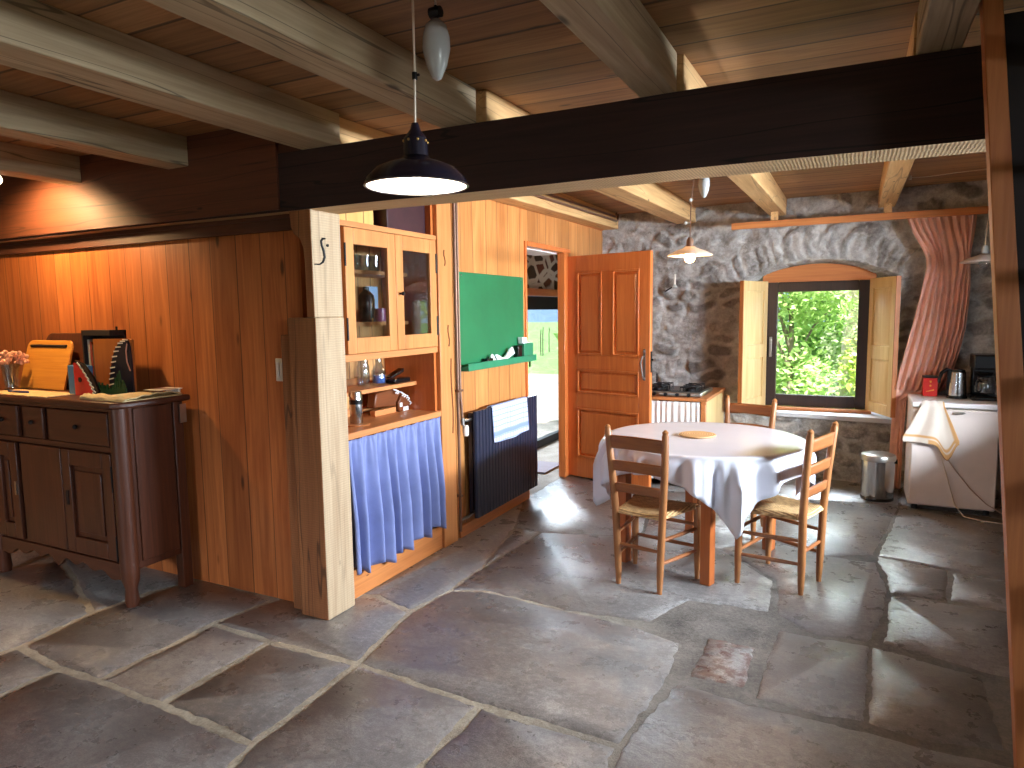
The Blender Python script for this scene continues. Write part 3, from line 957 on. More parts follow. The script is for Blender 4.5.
# ------------------------------------------------------------------ timber post under the beam
b = MB()
PX0, PX1, PY0, PY1 = -2.525, -2.343, 2.558, 2.768
b.box((PX0, PY0, 0), (PX1, PY1, 1.535), 0)
b.prism([(PX1 - 0.006, 1.535), (PX1 - 0.006, 2.052), (-2.485, 2.052), (-2.480, 1.975), (-2.462, 1.940), (-2.425, 1.915), (-2.405, 1.87), (-2.400, 1.80), (-2.400, 1.535)], 'y', PY0 + 0.002, PY1 + 0.004, 0)
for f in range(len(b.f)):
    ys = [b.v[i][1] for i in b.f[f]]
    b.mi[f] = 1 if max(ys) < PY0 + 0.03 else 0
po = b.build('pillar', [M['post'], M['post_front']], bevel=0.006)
structure(po, 'sawn timber post, its lit side coloured pale, with a carved S notch', 'post')
b = MB()
pts = [(2.572, 1.792), (2.61, 1.793), (2.632, 1.805), (2.645, 1.83), (2.640, 1.86), (2.628, 1.885), (2.625, 1.905), (2.634, 1.918), (2.655, 1.92)]
b.tube([(PX1 - 0.005, y, z) for y, z in pts], [0.003, 0.004, 0.006, 0.007, 0.007, 0.006, 0.006, 0.006, 0.004], 8)
b.tube([(PX1 - 0.01, 2.668, 1.888), (PX1 + 0.001, 2.668, 1.888)], 0.007, 8)
b.build('notch', M['iron'], po)
b = MB()
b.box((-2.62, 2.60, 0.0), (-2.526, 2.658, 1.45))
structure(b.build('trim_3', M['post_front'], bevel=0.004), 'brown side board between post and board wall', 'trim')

# stile between the cupboard and the chalkboard
b = MB()
b.box((W - 0.12, 3.725, 0.0), (W + 0.02, 3.895, 2.36))
o = b.build('pillar', M['pine'], bevel=0.005)
structure(o, 'pine stile right of the wall cupboard with old notches', 'post')
b = MB()
for (y, z, l) in [(3.80, 1.90, 0.10), (3.83, 1.40, 0.14), (3.855, 1.0, 0.5)]:
    b.tube([(W + 0.019, y + 0.008 * math.sin(i), z + l * (i / 6 - 0.5)) for i in range(7)], 0.006, 6)
b.build('notch', M['dark_brown'], o)

# ------------------------------------------------------------------ door_1 : frame, leaf
d1 = thing('door_1', (W, 5.53, 0), 'orange varnished panel door standing open with its frame', 'door', kind='structure')
b = MB()
b.box((W - 0.06, 5.03, 0), (W + 0.015, 5.06, 2.115)); b.box((W - 0.06, 5.06, 2.075), (W + 0.02, 5.99, 2.115))
b.box((W - 0.05, 5.84, 0), (W + 0.02, 5.945, 2.075))
b.build('door_frame', M['door'], d1, bevel=0.004)
b = MB(); b.box((W - 0.30, 5.085, 2.066), (W - 0.06, 5.9, 2.09)); b.build('lit_head_lining', M['white'], d1)  # white stands in for light on the door head soffit
hinge = Vector((W + 0.025, 5.935, 0)); outer = Vector((-1.545, 5.722, 0))
L = (outer - hinge).length; ang = math.atan2(outer.y - hinge.y, outer.x - hinge.x)
leaf = bpy.data.objects.new('door_leaf', None); link(leaf); leaf.parent = d1
leaf.location = hinge - Vector((W, 5.53, 0)); leaf.rotation_euler = (0, 0, ang)
leaf['label'] = 'varnished orange door leaf swung into the kitchen'
BASE['door_leaf'] = Vector((0, 0, 0))
TH = 0.022
ZB, ZT = 0.012, 2.045
b = MB()
b.box((0, -TH, ZB), (0.105, TH, ZT)); b.box((L - 0.105, -TH, ZB), (L, TH, ZT))
for (z0, z1) in [(ZB, 0.20), (0.66, 0.80), (1.02, 1.15), (1.90, ZT)]:
    b.box((0.105, -TH, z0), (L - 0.105, TH, z1))
b.box((L / 2 - 0.055, -TH, 1.15), (L / 2 + 0.055, TH, 1.90))
panels = [(0.105, L / 2 - 0.055, 1.15, 1.90), (L / 2 + 0.055, L - 0.105, 1.15, 1.90), (0.105, L - 0.105, 0.80, 1.02), (0.105, L - 0.105, 0.20, 0.66)]
lf = b.build('leaf_frame', M['door'], leaf, bevel=0.004)
for (x0, x1, z0, z1) in panels:
    b = MB()
    b.box((x0, -0.008, z0), (x1, 0.008, z1))
    for s in (-1, 1):
        e = 0.045
        b.hexa([(x0 + e, s * 0.021, z0 + e), (x1 - e, s * 0.021, z0 + e), (x1 - e * 0.55, s * 0.006, z0 + e * 0.55), (x0 + e * 0.55, s * 0.006, z0 + e * 0.55)],
               [(x0 + e, s * 0.021, z1 - e), (x1 - e, s * 0.021, z1 - e), (x1 - e * 0.55, s * 0.006, z1 - e * 0.55), (x0 + e * 0.55, s * 0.006, z1 - e * 0.55)])
        for (u0, v0, u1, v1) in [(x0, z0, x1, z0 + 0.016), (x0, z1 - 0.016, x1, z1), (x0, z0, x0 + 0.016, z1), (x1 - 0.016, z0, x1, z1)]:
            b.box((u0, s * 0.006, v0), (u1, s * 0.030, v1))
    b.build('leaf_panel', M['door'], leaf, bevel=0.003)
b = MB()
b.box((L - 0.060, -0.028, 0.95), (L - 0.040, -0.021, 1.22)); b.tube([(L - 0.05, -0.03, 1.16), (L - 0.05, -0.06, 1.155), (L - 0.06, -0.07, 1.10), (L - 0.05, -0.05, 0.98)], [0.006, 0.007, 0.007, 0.006], 8)
b.ball((L - 0.05, -0.03, 0.965), 0.013, 10, 6); b.ball((L - 0.05, -0.03, 1.20), 0.011, 10, 6)
b.build('door_handle', plain('grey_iron', lin(120, 108, 100), 0.4, 0.6), leaf)
b = MB(); b.box((L - 0.001, -0.012, 1.02), (L + 0.004, 0.012, 1.2)); b.tube([(L, 0.0, 1.13), (L + 0.02, 0.0, 1.13)], 0.009, 8); b.build('latch', M['iron'], leaf)
b = MB(); b.box((W + 0.02, 5.06, 1.10), (W + 0.03, 5.075, 1.22)); b.tube([(W + 0.015, 5.085, 1.175), (W + 0.0, 5.115, 1.175), (W, 5.125, 1.165)], 0.007, 6); b.build('strike_plate', M['iron'], d1)

# ------------------------------------------------------------------ porch beyond the doorway
b = MB()
YO0, YO1 = 6.2, 8.55
pts_y = np.linspace(4.6, 8.9, 110); pts_z = np.linspace(1.62, 2.45, 50)
b.box((-3.5, 4.6, 0), (-3.2, YO0, 2.45)); b.box((-3.5, YO1, 0), (-3.2, 8.95, 2.45))
b.box((-3.5, YO0, 1.74), (-3.2, YO1, 2.45))
b.box((-3.2, 4.62, 0), (-2.46, 4.70, 2.45)); b.box((-3.2, 8.87, 0), (-2.4, 8.95, 2.45)); b.box((-2.46, 7.03, 0), (-2.38, 8.95, 2.45))
m = NT('porch_rubble')
cc = m.coord()
vo = m.n('ShaderNodeTexVoronoi', feature='DISTANCE_TO_EDGE'); m.put(vo.inputs['Vector'], m.vscale(cc, (4.0, 4.0, 7.0))); vo.inputs['Scale'].default_value = 1.0
vc = m.n('ShaderNodeTexVoronoi', feature='F1'); m.put(vc.inputs['Vector'], m.vscale(cc, (4.0, 4.0, 7.0))); vc.inputs['Scale'].default_value = 1.0
ed = m.step(m.math('ADD', vo.outputs['Distance'], m.math('MULTIPLY', m.noise(cc, 14, 4), 0.08)), 0.13, 0.2)
sc_ = m.mix(0.6, lin(110, 70, 50), vc.outputs['Color'], 'MULTIPLY')
m.bsdf(m.mix(ed, lin(214, 208, 200), sc_), 0.85, normal=m.bump(ed, 0.8, 0.02))
M['porch_stone'] = m.m
structure(b.build('wall_porch', M['porch_stone']), 'whitewashed rubble wall of the porch beyond the door', 'wall')
b = MB(); b.box((-3.5, 4.6, 2.45), (-2.4, 8.95, 2.52)); structure(b.build('ceiling_porch', M['white']), 'porch ceiling', 'ceiling')
d2 = thing('door_2', (-3.2, 7.4, 0), 'dark outer frame of the glazed porch door', 'door', kind='structure')
b = MB(); b.box((-3.26, YO0, 1.57), (-3.19, YO1, 1.72)); b.box((-3.26, YO0, 0.0), (-3.19, YO1, 0.085)); b.box((-3.26, YO0, 0), (-3.19, YO0 + 0.1, 1.6)); b.box((-3.26, YO1 - 0.1, 0), (-3.19, YO1, 1.6))
b.build('door_frame', M['iron'], d2, bevel=0.004)
b = MB(); b.box((-3.235, YO0 + 0.1, 0.085), (-3.229, YO1 - 0.1, 1.57)); b.build('pane', M['glass'], d2)
b = MB(); b.box((-3.18, YO0, 1.72), (-3.14, YO1, 1.80)); b.build('lintel_board', M['trim_y'], d2)
b = MB(); b.hexa([(-2.95, 5.9, 0), (-2.62, 5.9, 0), (-2.62, 6.35, 0), (-2.95, 6.35, 0)], [(-2.95, 5.9, 0.012), (-2.62, 5.9, 0.012), (-2.62, 6.35, 0.012), (-2.95, 6.35, 0.012)])
tag(b.build('door_mat', cloth('door_mat_cloth', lin(120, 112, 124)), origin=(-2.8, 6.1, 0)), 'grey mat lying on the porch floor inside the glazed door', 'mat')

# ------------------------------------------------------------------ window_1
w1 = thing('window_1', (-0.325, 6.96, 0.62), 'dark framed kitchen window with open pale shutters', 'window', kind='structure')
WX0, WX1, WZ0, WZ1 = -0.76, 0.11, 0.625, 1.79
FY0, FY1 = 6.93, 7.0
b = MB()
t = 0.095
b.box((WX0, FY0, WZ0), (WX0 + t, FY1, WZ1)); b.box((WX1 - t, FY0, WZ0), (WX1, FY1, WZ1))
b.box((WX0 + t, FY0, WZ0), (WX1 - t, FY1, WZ0 + 0.11)); b.box((WX0 + t, FY0, WZ1 - 0.09), (WX1 - t, FY1, WZ1))
b.build('window_frame', M['winframe'], w1, bevel=0.006)
b = MB(); b.box((WX0 + t, 6.972, WZ0 + 0.11), (WX1 - t, 6.978, WZ1 - 0.09)); b.build('pane', M['glass'], w1)
b = MB(); b.box((WX0 + 0.03, FY0 - 0.012, 1.09), (WX0 + 0.055, FY0, 1.28)); b.box((WX0 + 0.032, FY0 - 0.035, 1.10), (WX0 + 0.052, FY0 - 0.012, 1.22))
b.build('window_handle', M['steel_satin'], w1, bevel=0.003)
b = MB()
na = 24
arc = []
for i in range(na + 1):
    x = -0.80 + 0.95 * i / na
    u = (x + 0.325) / 0.475
    arc.append((x, 1.80 + 0.150 * (1 - 0.62 * u * u)))
b.prism([(-0.80, 1.79), (0.15, 1.79)] + arc[::-1], 'y', 6.92, 6.96)
b.build('arch_board', M['trim_x'], w1)
b = MB(); b.box((WX0 - 0.03, 6.84, 0.598), (WX1 + 0.04, 6.935, 0.625)); b.build('sill_board', M['trim_x'], w1, bevel=0.004)
b = MB(); b.hexa([(OX0 - 0.01, ywall(OX0) - 0.04, 0.55), (OX1 + 0.03, ywall(OX1) - 0.05, 0.55), (WX1 + 0.1, 7.0, 0.55), (WX0 - 0.1, 7.0, 0.55)],
                 [(OX0 - 0.01, ywall(OX0) - 0.04, 0.592), (OX1 + 0.03, ywall(OX1) - 0.05, 0.592), (WX1 + 0.1, 7.0, 0.600), (WX0 - 0.1, 7.0, 0.600)])
b.build('sill', M['sill'], w1, bevel=0.006)


def shutter(hx, hy, ox, oy, z0, z1):
    h = Vector((hx, hy)); e = Vector((ox, oy)) - h
    Ls = e.length
    o_ = bpy.data.objects.new('shutter', None); link(o_); o_.parent = w1
    BASE[o_.name] = Vector((0, 0, 0))
    o_.location = Vector((hx, hy, 0)) - Vector(w1.location)
    o_.rotation_euler = (0, 0, math.atan2(e.y, e.x))
    b = MB(); th = 0.017; s = 0.07
    zm = z0 + (z1 - z0) * 0.45
    b.box((0, -th, z0), (s, th, z1)); b.box((Ls - s, -th, z0), (Ls, th, z1))
    for (a_, c_) in [(z0, z0 + 0.09), (zm - 0.06, zm + 0.06), (z1 - 0.09, z1)]:
        b.box((s, -th, a_), (Ls - s, th, c_))
    b.build('stile_frame', M['shutter'], o_, bevel=0.003)
    for (a_, c_) in [(z0 + 0.09, zm - 0.06), (zm + 0.06, z1 - 0.09)]:
        b = MB(); b.box((s, -0.006, a_), (Ls - s, 0.006, c_))
        for sg in (-1, 1):
            b.hexa([(s + 0.035, sg * 0.013, a_ + 0.035), (Ls - s - 0.035, sg * 0.013, a_ + 0.035), (Ls - s - 0.012, sg * 0.005, a_ + 0.012), (s + 0.012, sg * 0.005, a_ + 0.012)],
                   [(s + 0.035, sg * 0.013, c_ - 0.035), (Ls - s - 0.035, sg * 0.013, c_ - 0.035), (Ls - s - 0.012, sg * 0.005, c_ - 0.012), (s + 0.012, sg * 0.005, c_ - 0.012)])
        b.build('shutter_panel', M['shutter'], o_, bevel=0.002)
    b = MB(); b.box((Ls, -th - 0.001, z0), (Ls + 0.012, th + 0.001, z1)); b.build('edge_strip', M['shutter_edge'], o_)
    return o_


shutter(WX0 - 0.005, 6.92, -0.925, 6.50, 0.625, 1.80)
shutter(WX1 + 0.005, 6.92, 0.300, 6.50, 0.625, 1.80)

# ------------------------------------------------------------------ wall cupboard (built in)
cb = thing('built_in_cupboard', (W, 3.28, 0), 'built-in pine cupboard with two glazed doors above open shelves', 'cupboard')
CX = -2.80
Y0, Y1 = 2.785, 3.72
b = MB()
b.box((CX - 0.02, Y0, 0), (CX, Y1, 2.36))
b.build('back_panel', wood('cupboard_back_boards', lin(232, 176, 112), lin(198, 134, 78), 'z', 'y', 0.12, 0.45, 0.14, knots=0.05), cb)
b = MB(); b.box((CX, Y0, 0), (W - 0.01, Y0 + 0.03, 2.36)); b.build('side_panel', M['pine'], cb)
MB().box((W - 0.13, Y0 + 0.03, 2.036), (W - 0.11, 3.25, 2.36)).build('upper_panel', wood('yellow_upper_boards', lin(236, 190, 112), lin(206, 152, 84), 'z', 'y', 0.16, 0.45, 0.12, knots=0.04), cb)
b = MB(); b.box((CX, Y1 - 0.025, 0), (W - 0.01, Y1, 2.36)); b.build('side_panel', M['door'], cb)
b = MB(); b.box((CX, Y0, 2.005), (W + 0.012, Y1, 2.035)); b.build('top_board', M['pine_h'], cb, bevel=0.003)
b = MB(); b.box((CX, Y0, 1.297), (W + 0.005, Y1, 1.335)); b.build('bottom_board', M['pine_h'], cb, bevel=0.003)
for z in (1.48, 1.78):
    b = MB(); b.box((CX, Y0 + 0.03, z), (CX + 0.24, Y1 - 0.08, z + 0.022)); b.build('shelf', M['pine_h'], cb)
b = MB(); b.box((CX, Y0 + 0.03, 1.085), (-2.55, Y1 - 0.02, 1.11)); b.build('shelf', M['pine_h'], cb, bevel=0.003)
b = MB(); b.box((CX, Y0 + 0.03, 1.11), (CX + 0.02, Y1 - 0.25, 1.15)); b.box((CX, Y0 + 0.03, 0.92), (CX + 0.02, Y1 - 0.12, 0.965)); b.build('back_rail', M['pine_h'], cb)
b = MB(); b.box((CX, Y0, 0.883), (W + 0.02, Y1, 0.92)); b.build('worktop', M['pine_h'], cb, bevel=0.004)
b = MB(); b.box((W - 0.03, Y0, 0), (W + 0.005, Y1, 0.16)); b.build('plinth', M['trim_y'], cb, bevel=0.003)
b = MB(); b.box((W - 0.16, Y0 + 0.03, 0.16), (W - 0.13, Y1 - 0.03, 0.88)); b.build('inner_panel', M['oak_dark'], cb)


def cab_door(y0, y1, knob_y, hinge_y, ajar=0.0):
    dr = bpy.data.objects.new('cupboard_door', None); link(dr); dr.parent = cb
    BASE[dr.name] = BASE[cb.name]
    b = MB(); x0, x1 = W - 0.015, W + 0.012; z0, z1 = 1.337, 2.003
    s = 0.072
    b.box((x0, y0, z0), (x1, y0 + s, z1)); b.box((x0, y1 - s, z0), (x1, y1, z1))
    b.box((x0, y0 + s, z0), (x1, y1 - s, z0 + 0.085)); b.box((x0, y0 + s, z1 - 0.085), (x1, y1 - s, z1))
    b.build('door_frame', M['pine'], dr, bevel=0.003)
    b = MB(); b.box((W - 0.006, y0 + s, z0 + 0.085), (W - 0.002, y1 - s, z1 - 0.085)); b.build('pane', M['cab_glass'], dr)
    for z in (1.47, 1.86):
        b = MB(); b.tube([(x1, hinge_y, z - 0.06), (x1, hinge_y, z + 0.06)], 0.006, 8); b.build('hinge', M['iron'], dr)
    if knob_y:
        b = MB(); b.tube([(x1, knob_y, 1.665), (x1 + 0.018, knob_y, 1.665)], 0.006, 8); b.ball((x1 + 0.024, knob_y, 1.665), 0.012, 12, 8)
        b.build('knob', M['iron'], dr)
    return dr


cab_door(2.845, 3.283, None, 2.846)
cab_door(3.287, 3.715, 3.318, 3.712)

# things inside and on the cupboard
o = MB().box((-2.72, 3.30, 2.036), (-2.45, 3.71, 2.28)).build('storage_box', M['maroon'], origin=(-2.58, 3.5, 2.036), bevel=0.004)
tag(o, 'dark maroon box on top of the glazed wall cupboard', 'box')
b = MB(); b.solid_lathe([(0.045, 0), (0.05, 0.02), (0.05, 0.13), (0.045, 0.16), (0.018, 0.19), (0.018, 0.21)], (-2.66, 3.35, 1.502), 20)
o = b.build('dark_jug', M['black_plastic'], origin=(-2.66, 3.35, 1.502)); tag(o, 'dark jug behind the left cupboard pane', 'jug')
b = MB(); b.box((-2.735, 3.44, 1.502), (-2.73, 3.555, 1.72)); o = b.build('paper_card', plain('pale_blue_card', lin(176, 200, 232), 0.6), origin=(-2.733, 3.50, 1.502))
tag(o, 'pale blue card standing in the glazed cupboard', 'card')
b = MB(); b.lathe([(0.03, 0.0), (0.034, 0.005), (0.036, 0.08), (0.033, 0.08), (0.031, 0.008), (0.001, 0.006)], (-2.62, 3.43, 1.502), 18); b.tube([(-2.62, 3.465, 1.57), (-2.62, 3.487, 1.56), (-2.62, 3.487, 1.53), (-2.62, 3.465, 1.52)], 0.005, 6)
o = b.build('mug', plain('plum_glaze', lin(140, 66, 110), 0.3), origin=(-2.62, 3.43, 1.502)); tag(o, 'plum coloured mug beside the pale blue card', 'mug')
for i in range(3):
    b = MB(); b.lathe([(0.028, 0.0), (0.03, 0.004), (0.036, 0.1), (0.034, 0.1), (0.028, 0.006), (0.001, 0.005)], (-2.68, 3.29 + 0.085 * i, 1.803), 16)
    o = b.build('drinking_glass', M['jar_glass'], origin=(-2.68, 3.29 + 0.085 * i, 1.803)); tag(o, 'clear tumbler on the top shelf of the glazed cupboard', 'glass', 'tumblers in the glazed cupboard')
# carafe, jar, dark case on the open shelf
b = MB(); b.lathe([(0.04, 0.0), (0.045, 0.01), (0.045, 0.09), (0.022, 0.13), (0.02, 0.17), (0.024, 0.18), (0.02, 0.178), (0.018, 0.13), (0.04, 0.085), (0.04, 0.012), (0.001, 0.01)], (-2.64, 3.42, 1.111), 20)
o = b.build('carafe', M['jar_glass'], origin=(-2.64, 3.42, 1.111)); tag(o, 'clear glass carafe with bluish water on the open shelf', 'carafe')
b = MB(); b.solid_lathe([(0.038, 0.012), (0.038, 0.06)], (-2.64, 3.42, 1.111), 20); b.build('water', plain('blue_water', lin(90, 130, 200), 0.1), o)
b = MB(); b.lathe([(0.035, 0.0), (0.038, 0.01), (0.038, 0.12), (0.03, 0.14), (0.03, 0.165), (0.027, 0.165), (0.034, 0.12), (0.034, 0.01), (0.001, 0.008)], (-2.68, 3.32, 1.111), 20)
o = b.build('glass_jar', M['jar_glass'], origin=(-2.68, 3.32, 1.111)); tag(o, 'empty clear glass jar beside the carafe on the open shelf', 'jar')
b = MB(); b.box((-2.67, 3.49, 1.111), (-2.57, 3.66, 1.14)); b.hexa([(-2.66, 3.52, 1.14), (-2.60, 3.50, 1.14), (-2.59, 3.62, 1.175), (-2.65, 3.64, 1.175)], [(-2.66, 3.515, 1.155), (-2.60, 3.495, 1.155), (-2.59, 3.62, 1.20), (-2.65, 3.64, 1.20)])
o = b.build('spectacle_case', M['black_plastic'], origin=(-2.62, 3.57, 1.111), bevel=0.006); tag(o, 'small open black case on the open shelf beside the carafe', 'case')
# steel canister on its saucer
b = MB(); b.solid_lathe([(0.075, 0), (0.08, 0.006), (0.06, 0.009)], (-2.53, 3.06, 0.921), 24)
o = b.build('wooden_coaster', M['pine_h'], origin=(-2.53, 3.06, 0.921)); tag(o, 'round wooden coaster under the steel canister', 'coaster')
b = MB(); b.solid_lathe([(0.035, 0), (0.037, 0.004), (0.037, 0.16), (0.034, 0.168), (0.034, 0.18)], (-2.53, 3.06, 0.931), 24)
o = b.build('steel_canister', M['steel'], origin=(-2.53, 3.06, 0.931)); tag(o, 'tall steel canister with a dark band on the cupboard worktop', 'canister')
b = MB(); b.solid_lathe([(0.0375, 0.11), (0.0375, 0.135)], (-2.53, 3.06, 0.931), 24); b.build('band', M['black_plastic'], o)
# carved brown block with white curls painted as highlights, leaning at the right
cv = thing('carved_wooden_block', (-2.64, 3.52, 0.921), 'brown carved wooden board with white curls painted as highlights on the worktop', 'carved board')
b = MB()
b.prism([(3.34, 0.975), (3.60, 0.955), (3.63, 1.0), (3.60, 1.055), (3.52, 1.075), (3.36, 1.06)], 'x', -2.68, -2.62)
b.prism([(3.57, 0.921), (3.68, 0.921), (3.70, 0.97), (3.68, 1.02), (3.60, 1.03), (3.56, 0.98)], 'x', -2.655, -2.60)
b.build('block', M['dark_brown'], cv, bevel=0.008)
b = MB()
for (y, z) in [(3.53, 1.06), (3.55, 1.055), (3.60, 1.035), (3.62, 1.025), (3.645, 1.015), (3.66, 1.0), (3.68, 0.97)]:
    b = MB(); b.tube([(-2.60 + 0.006 * math.sin(q * 0.8), y + 0.012 * math.sin(q * 0.7), z + 0.028 * (q / 6 - 0.5)) for q in range(7)], 0.0045, 6); b.build('highlight_curl', M['chalk'], cv)  # white tubes imitate highlights on the block
for (y, z) in [(3.585, 0.965), (3.62, 0.935), (3.65, 0.935)]:
    MB().box((-2.602, y - 0.012, z - 0.012), (-2.596, y + 0.012, z + 0.014)).build('highlight_mark', M['chalk'], cv)  # white squares, more painted highlights
b = MB(); b.box((-2.62, 3.345, 0.921), (-2.66, 3.56, 0.955)); b.build('stand', M['pine_h'], cv)
cv.children[0].name = 'block'


def pleats(nfold, phase=0.0, amp=1.0):
    return lambda u: math.sin(2 * PI * nfold * u + phase + 0.9 * math.sin(2 * PI * u * 2.3 + phase)) * amp


# blue curtain under the worktop
b = MB(); fp = pleats(9.5, 0.4)
def bc(u, v):
    y = Y0 - 0.008 + (Y1 - Y0 - 0.012) * u
    hem = 0.165 - 0.02 * math.sin(u * 5) + 0.02 * math.sin(u * 31)
    z = 0.884 + (hem - 0.884) * v
    a = 0.010 + 0.034 * min(1, v * 1.6)
    gather = 0.004 * math.sin(2 * PI * 30 * u) * max(0, 1 - v * 3)
    if v < 0.06:
        a *= 0.6
    return (W + 0.028 + a * fp(u) + gather + 0.012 * v, y + 0.012 * v * math.sin(2 * PI * 6 * u), z)
b.grid(bc, 240, 30)
o = b.build('cupboard_curtain', M['blue_curtain'], origin=(W + 0.03, 3.28, 0.16), smooth=80, solid=0.003); tag(o, 'blue grey pleated curtain hung below the cupboard worktop', 'curtain')
b = MB(); b.tube([(W + 0.012, Y0 + 0.035, 0.868), (W + 0.012, Y1 - 0.03, 0.868)], 0.004, 8); o2 = b.build('curtain_wire', M['brass'], o)

# ------------------------------------------------------------------ pipes, radiator, chalkboard
b = MB()
b.tube([(W + 0.03, 3.915, 0.06), (W + 0.03, 3.915, 2.30), (W + 0.12, 3.93, 2.36), (W + 0.20, 4.0, 2.415), (W + 0.20, 6.80, 2.45), (W + 0.20, 6.84, 2.47), (W + 0.20, 6.845, 2.52)], 0.010, 8)
o = b.build('heating_pipe', M['copper'], origin=(W + 0.03, 3.915, 0)); tag(o, 'thin brown heating pipe next to the pine stile, running from the skirting to the cornice', 'pipe')
b = MB()
b.tube([(W + 0.035, 3.955, 0.80), (W + 0.035, 3.95, 0.9), (W + 0.03, 3.945, 1.0), (W + 0.03, 3.945, 2.31), (W + 0.12, 3.965, 2.39), (W + 0.203, 4.03, 2.452), (W + 0.203, 6.74, 2.487), (W + 0.203, 6.78, 2.50), (W + 0.203, 6.785, 2.535)], 0.010, 8)
b.box((W, 3.905, 1.02), (W + 0.045, 3.96, 1.035)); b.box((W, 3.905, 0.30), (W + 0.045, 3.93, 0.315))
o = b.build('heating_pipe', M['copper'], origin=(W + 0.035, 3.955, 0.8)); tag(o, 'thin brown heating pipe next to the chalkboard, ending at the radiator valve', 'pipe')

rd = thing('radiator', (-2.33, 4.53, 0), 'black fluted panel radiator on the board partition', 'radiator')
RY0, RY1, RZ0, RZ1 = 4.03, 5.04, 0.125, 0.875
b = MB()
n = 22
poly = []
for i in range(n):
    y0 = RY0 + (RY1 - RY0) * i / n; y1 = RY0 + (RY1 - RY0) * (i + 1) / n; g = 0.006
    poly += [(-2.312, y0), (-2.300, y0 + g), (-2.300, y1 - g)]
poly += [(-2.312, RY1), (-2.325, RY1), (-2.325, RY0)]
b.prism(poly, 'z', RZ0, RZ1)
b.build('front_panel', M['radiator'], rd, smooth=20)
b = MB(); b.box((-2.375, RY0 + 0.02, RZ0 + 0.02), (-2.345, RY1 - 0.02, RZ1 - 0.015)); b.box((-2.345, RY0 + 0.03, RZ1 - 0.06), (-2.325, RY1 - 0.03, RZ1 - 0.03))
b.box((-2.345, RY0 + 0.03, RZ0 + 0.03), (-2.325, RY1 - 0.03, RZ0 + 0.06))
b.build('back_panel', M['radiator'], rd)
for y in (RY0 + 0.2, RY1 - 0.2):
    MB().box((W + 0.001, y - 0.02, 0.3), (-2.375, y + 0.02, 0.75)).build('wall_bracket', M['iron'], rd)
b = MB(); b.tube([(-2.345, RY0 + 0.04, 0.82), (-2.345, 3.985, 0.82), (-2.362, 3.958, 0.82)], 0.011, 8); b.tube([(-2.362, 3.958, 0.84), (-2.362, 3.958, 0.79)], 0.014, 10); b.build('valve_body', M['steel_satin'], rd)
b = MB(); b.solid_lathe([(0.016, 0), (0.021, 0.01), (0.021, 0.06), (0.017, 0.075)], (-2.345, 3.965, 0.715), 16); b.build('thermostat_knob', M['plastic_white'], rd)
b = MB(); b.tube([(-2.345, RY0 + 0.04, 0.165), (-2.345, 3.97, 0.15), (-2.365, 3.93, 0.14), (-2.37, 3.915, 0.14)], 0.010, 8); b.build('return_valve', M['steel_satin'], rd)

b = MB()
def tw(u, v):
    y = 4.24 + 0.575 * u + 0.03 * v
    L_ = 0.26 + 0.014 * math.sin(u * 3.3)
    s = v * (L_ + 0.12) - 0.12
    if s < 0:
        if s < -0.032:
            return (-2.333, y, RZ1 + 0.004 - (-s - 0.032) * 0.9)
        return (-2.296 + s * 1.12, y, RZ1 + 0.006 + 0.003 * math.sin((s + 0.03) * 90))
    return (-2.294 + 0.006 * math.sin(u * 14) * v + 0.004 * v, y, RZ1 + 0.004 - s)
b.grid(tw, 30, 40)
o = b.build('dish_towel', M['check_towel'], origin=(-2.30, 4.53, 0), smooth=80, solid=0.004)
tag(o, 'white towel with blue check draped over the black radiator', 'towel')

bb = thing('chalkboard', (W, 4.47, 1.17), 'green chalkboard with a chalk tray on the board partition', 'chalkboard')
MB().box((W + 0.001, 3.965, 1.185), (W + 0.018, 4.975, 1.822)).build('board', M['green_board'], bb, bevel=0.002)
b = MB(); b.box((W + 0.001, 3.965, 1.155), (W + 0.085, 5.06, 1.185)); b.box((W + 0.08, 3.965, 1.155), (W + 0.09, 5.06, 1.205)); b.build('chalk_tray', M['green_paint'], bb, bevel=0.003)
for y in (4.01, 4.93):
    MB().tube([(W + 0.018, y, 1.80), (W + 0.022, y, 1.80)], 0.006, 8).build('screw', M['steel_satin'], bb)
b = MB(); b.box((W + 0.02, 4.86, 1.186), (W + 0.075, 5.03, 1.30)); b.build('tray_block', M['green_paint'], bb, bevel=0.004)
b = MB()
b.grid(lambda u, v: (W + 0.03 + 0.05 * v, 4.40 + 0.28 * u, 1.19 + 0.05 * math.sin(PI * v) * (0.6 + 0.4 * math.sin(u * 7 + 1)) + 0.045 * u * u), 20, 10)
b.grid(lambda u, v: (W + 0.03 + 0.05 * v, 4.33 + 0.06 * u, 1.19 + 0.06 * math.sin(PI * v) * math.sin(PI * u * 0.8 + 0.3)), 8, 8)
o = b.build('chalk_rag', M['chalk'], origin=(W + 0.05, 4.5, 1.186), smooth=80, solid=0.004); tag(o, 'crumpled white rag lying in the green chalk tray', 'rag')
b = MB(); b.box((W + 0.03, 4.26, 1.188), (W + 0.075, 4.35, 1.222)); o = b.build('board_eraser', M['black_plastic'], origin=(W + 0.05, 4.29, 1.187), bevel=0.005)
tag(o, 'black eraser next to the white rag in the chalk tray', 'eraser')
b = MB(); b.box((W + 0.028, 4.765, 1.187), (W + 0.07, 4.835, 1.29)); o = b.build('dark_tin', M['black_plastic'], origin=(W + 0.05, 4.80, 1.187), bevel=0.004)
tag(o, 'dark upright tin standing in the chalk tray by the doorway', 'tin')
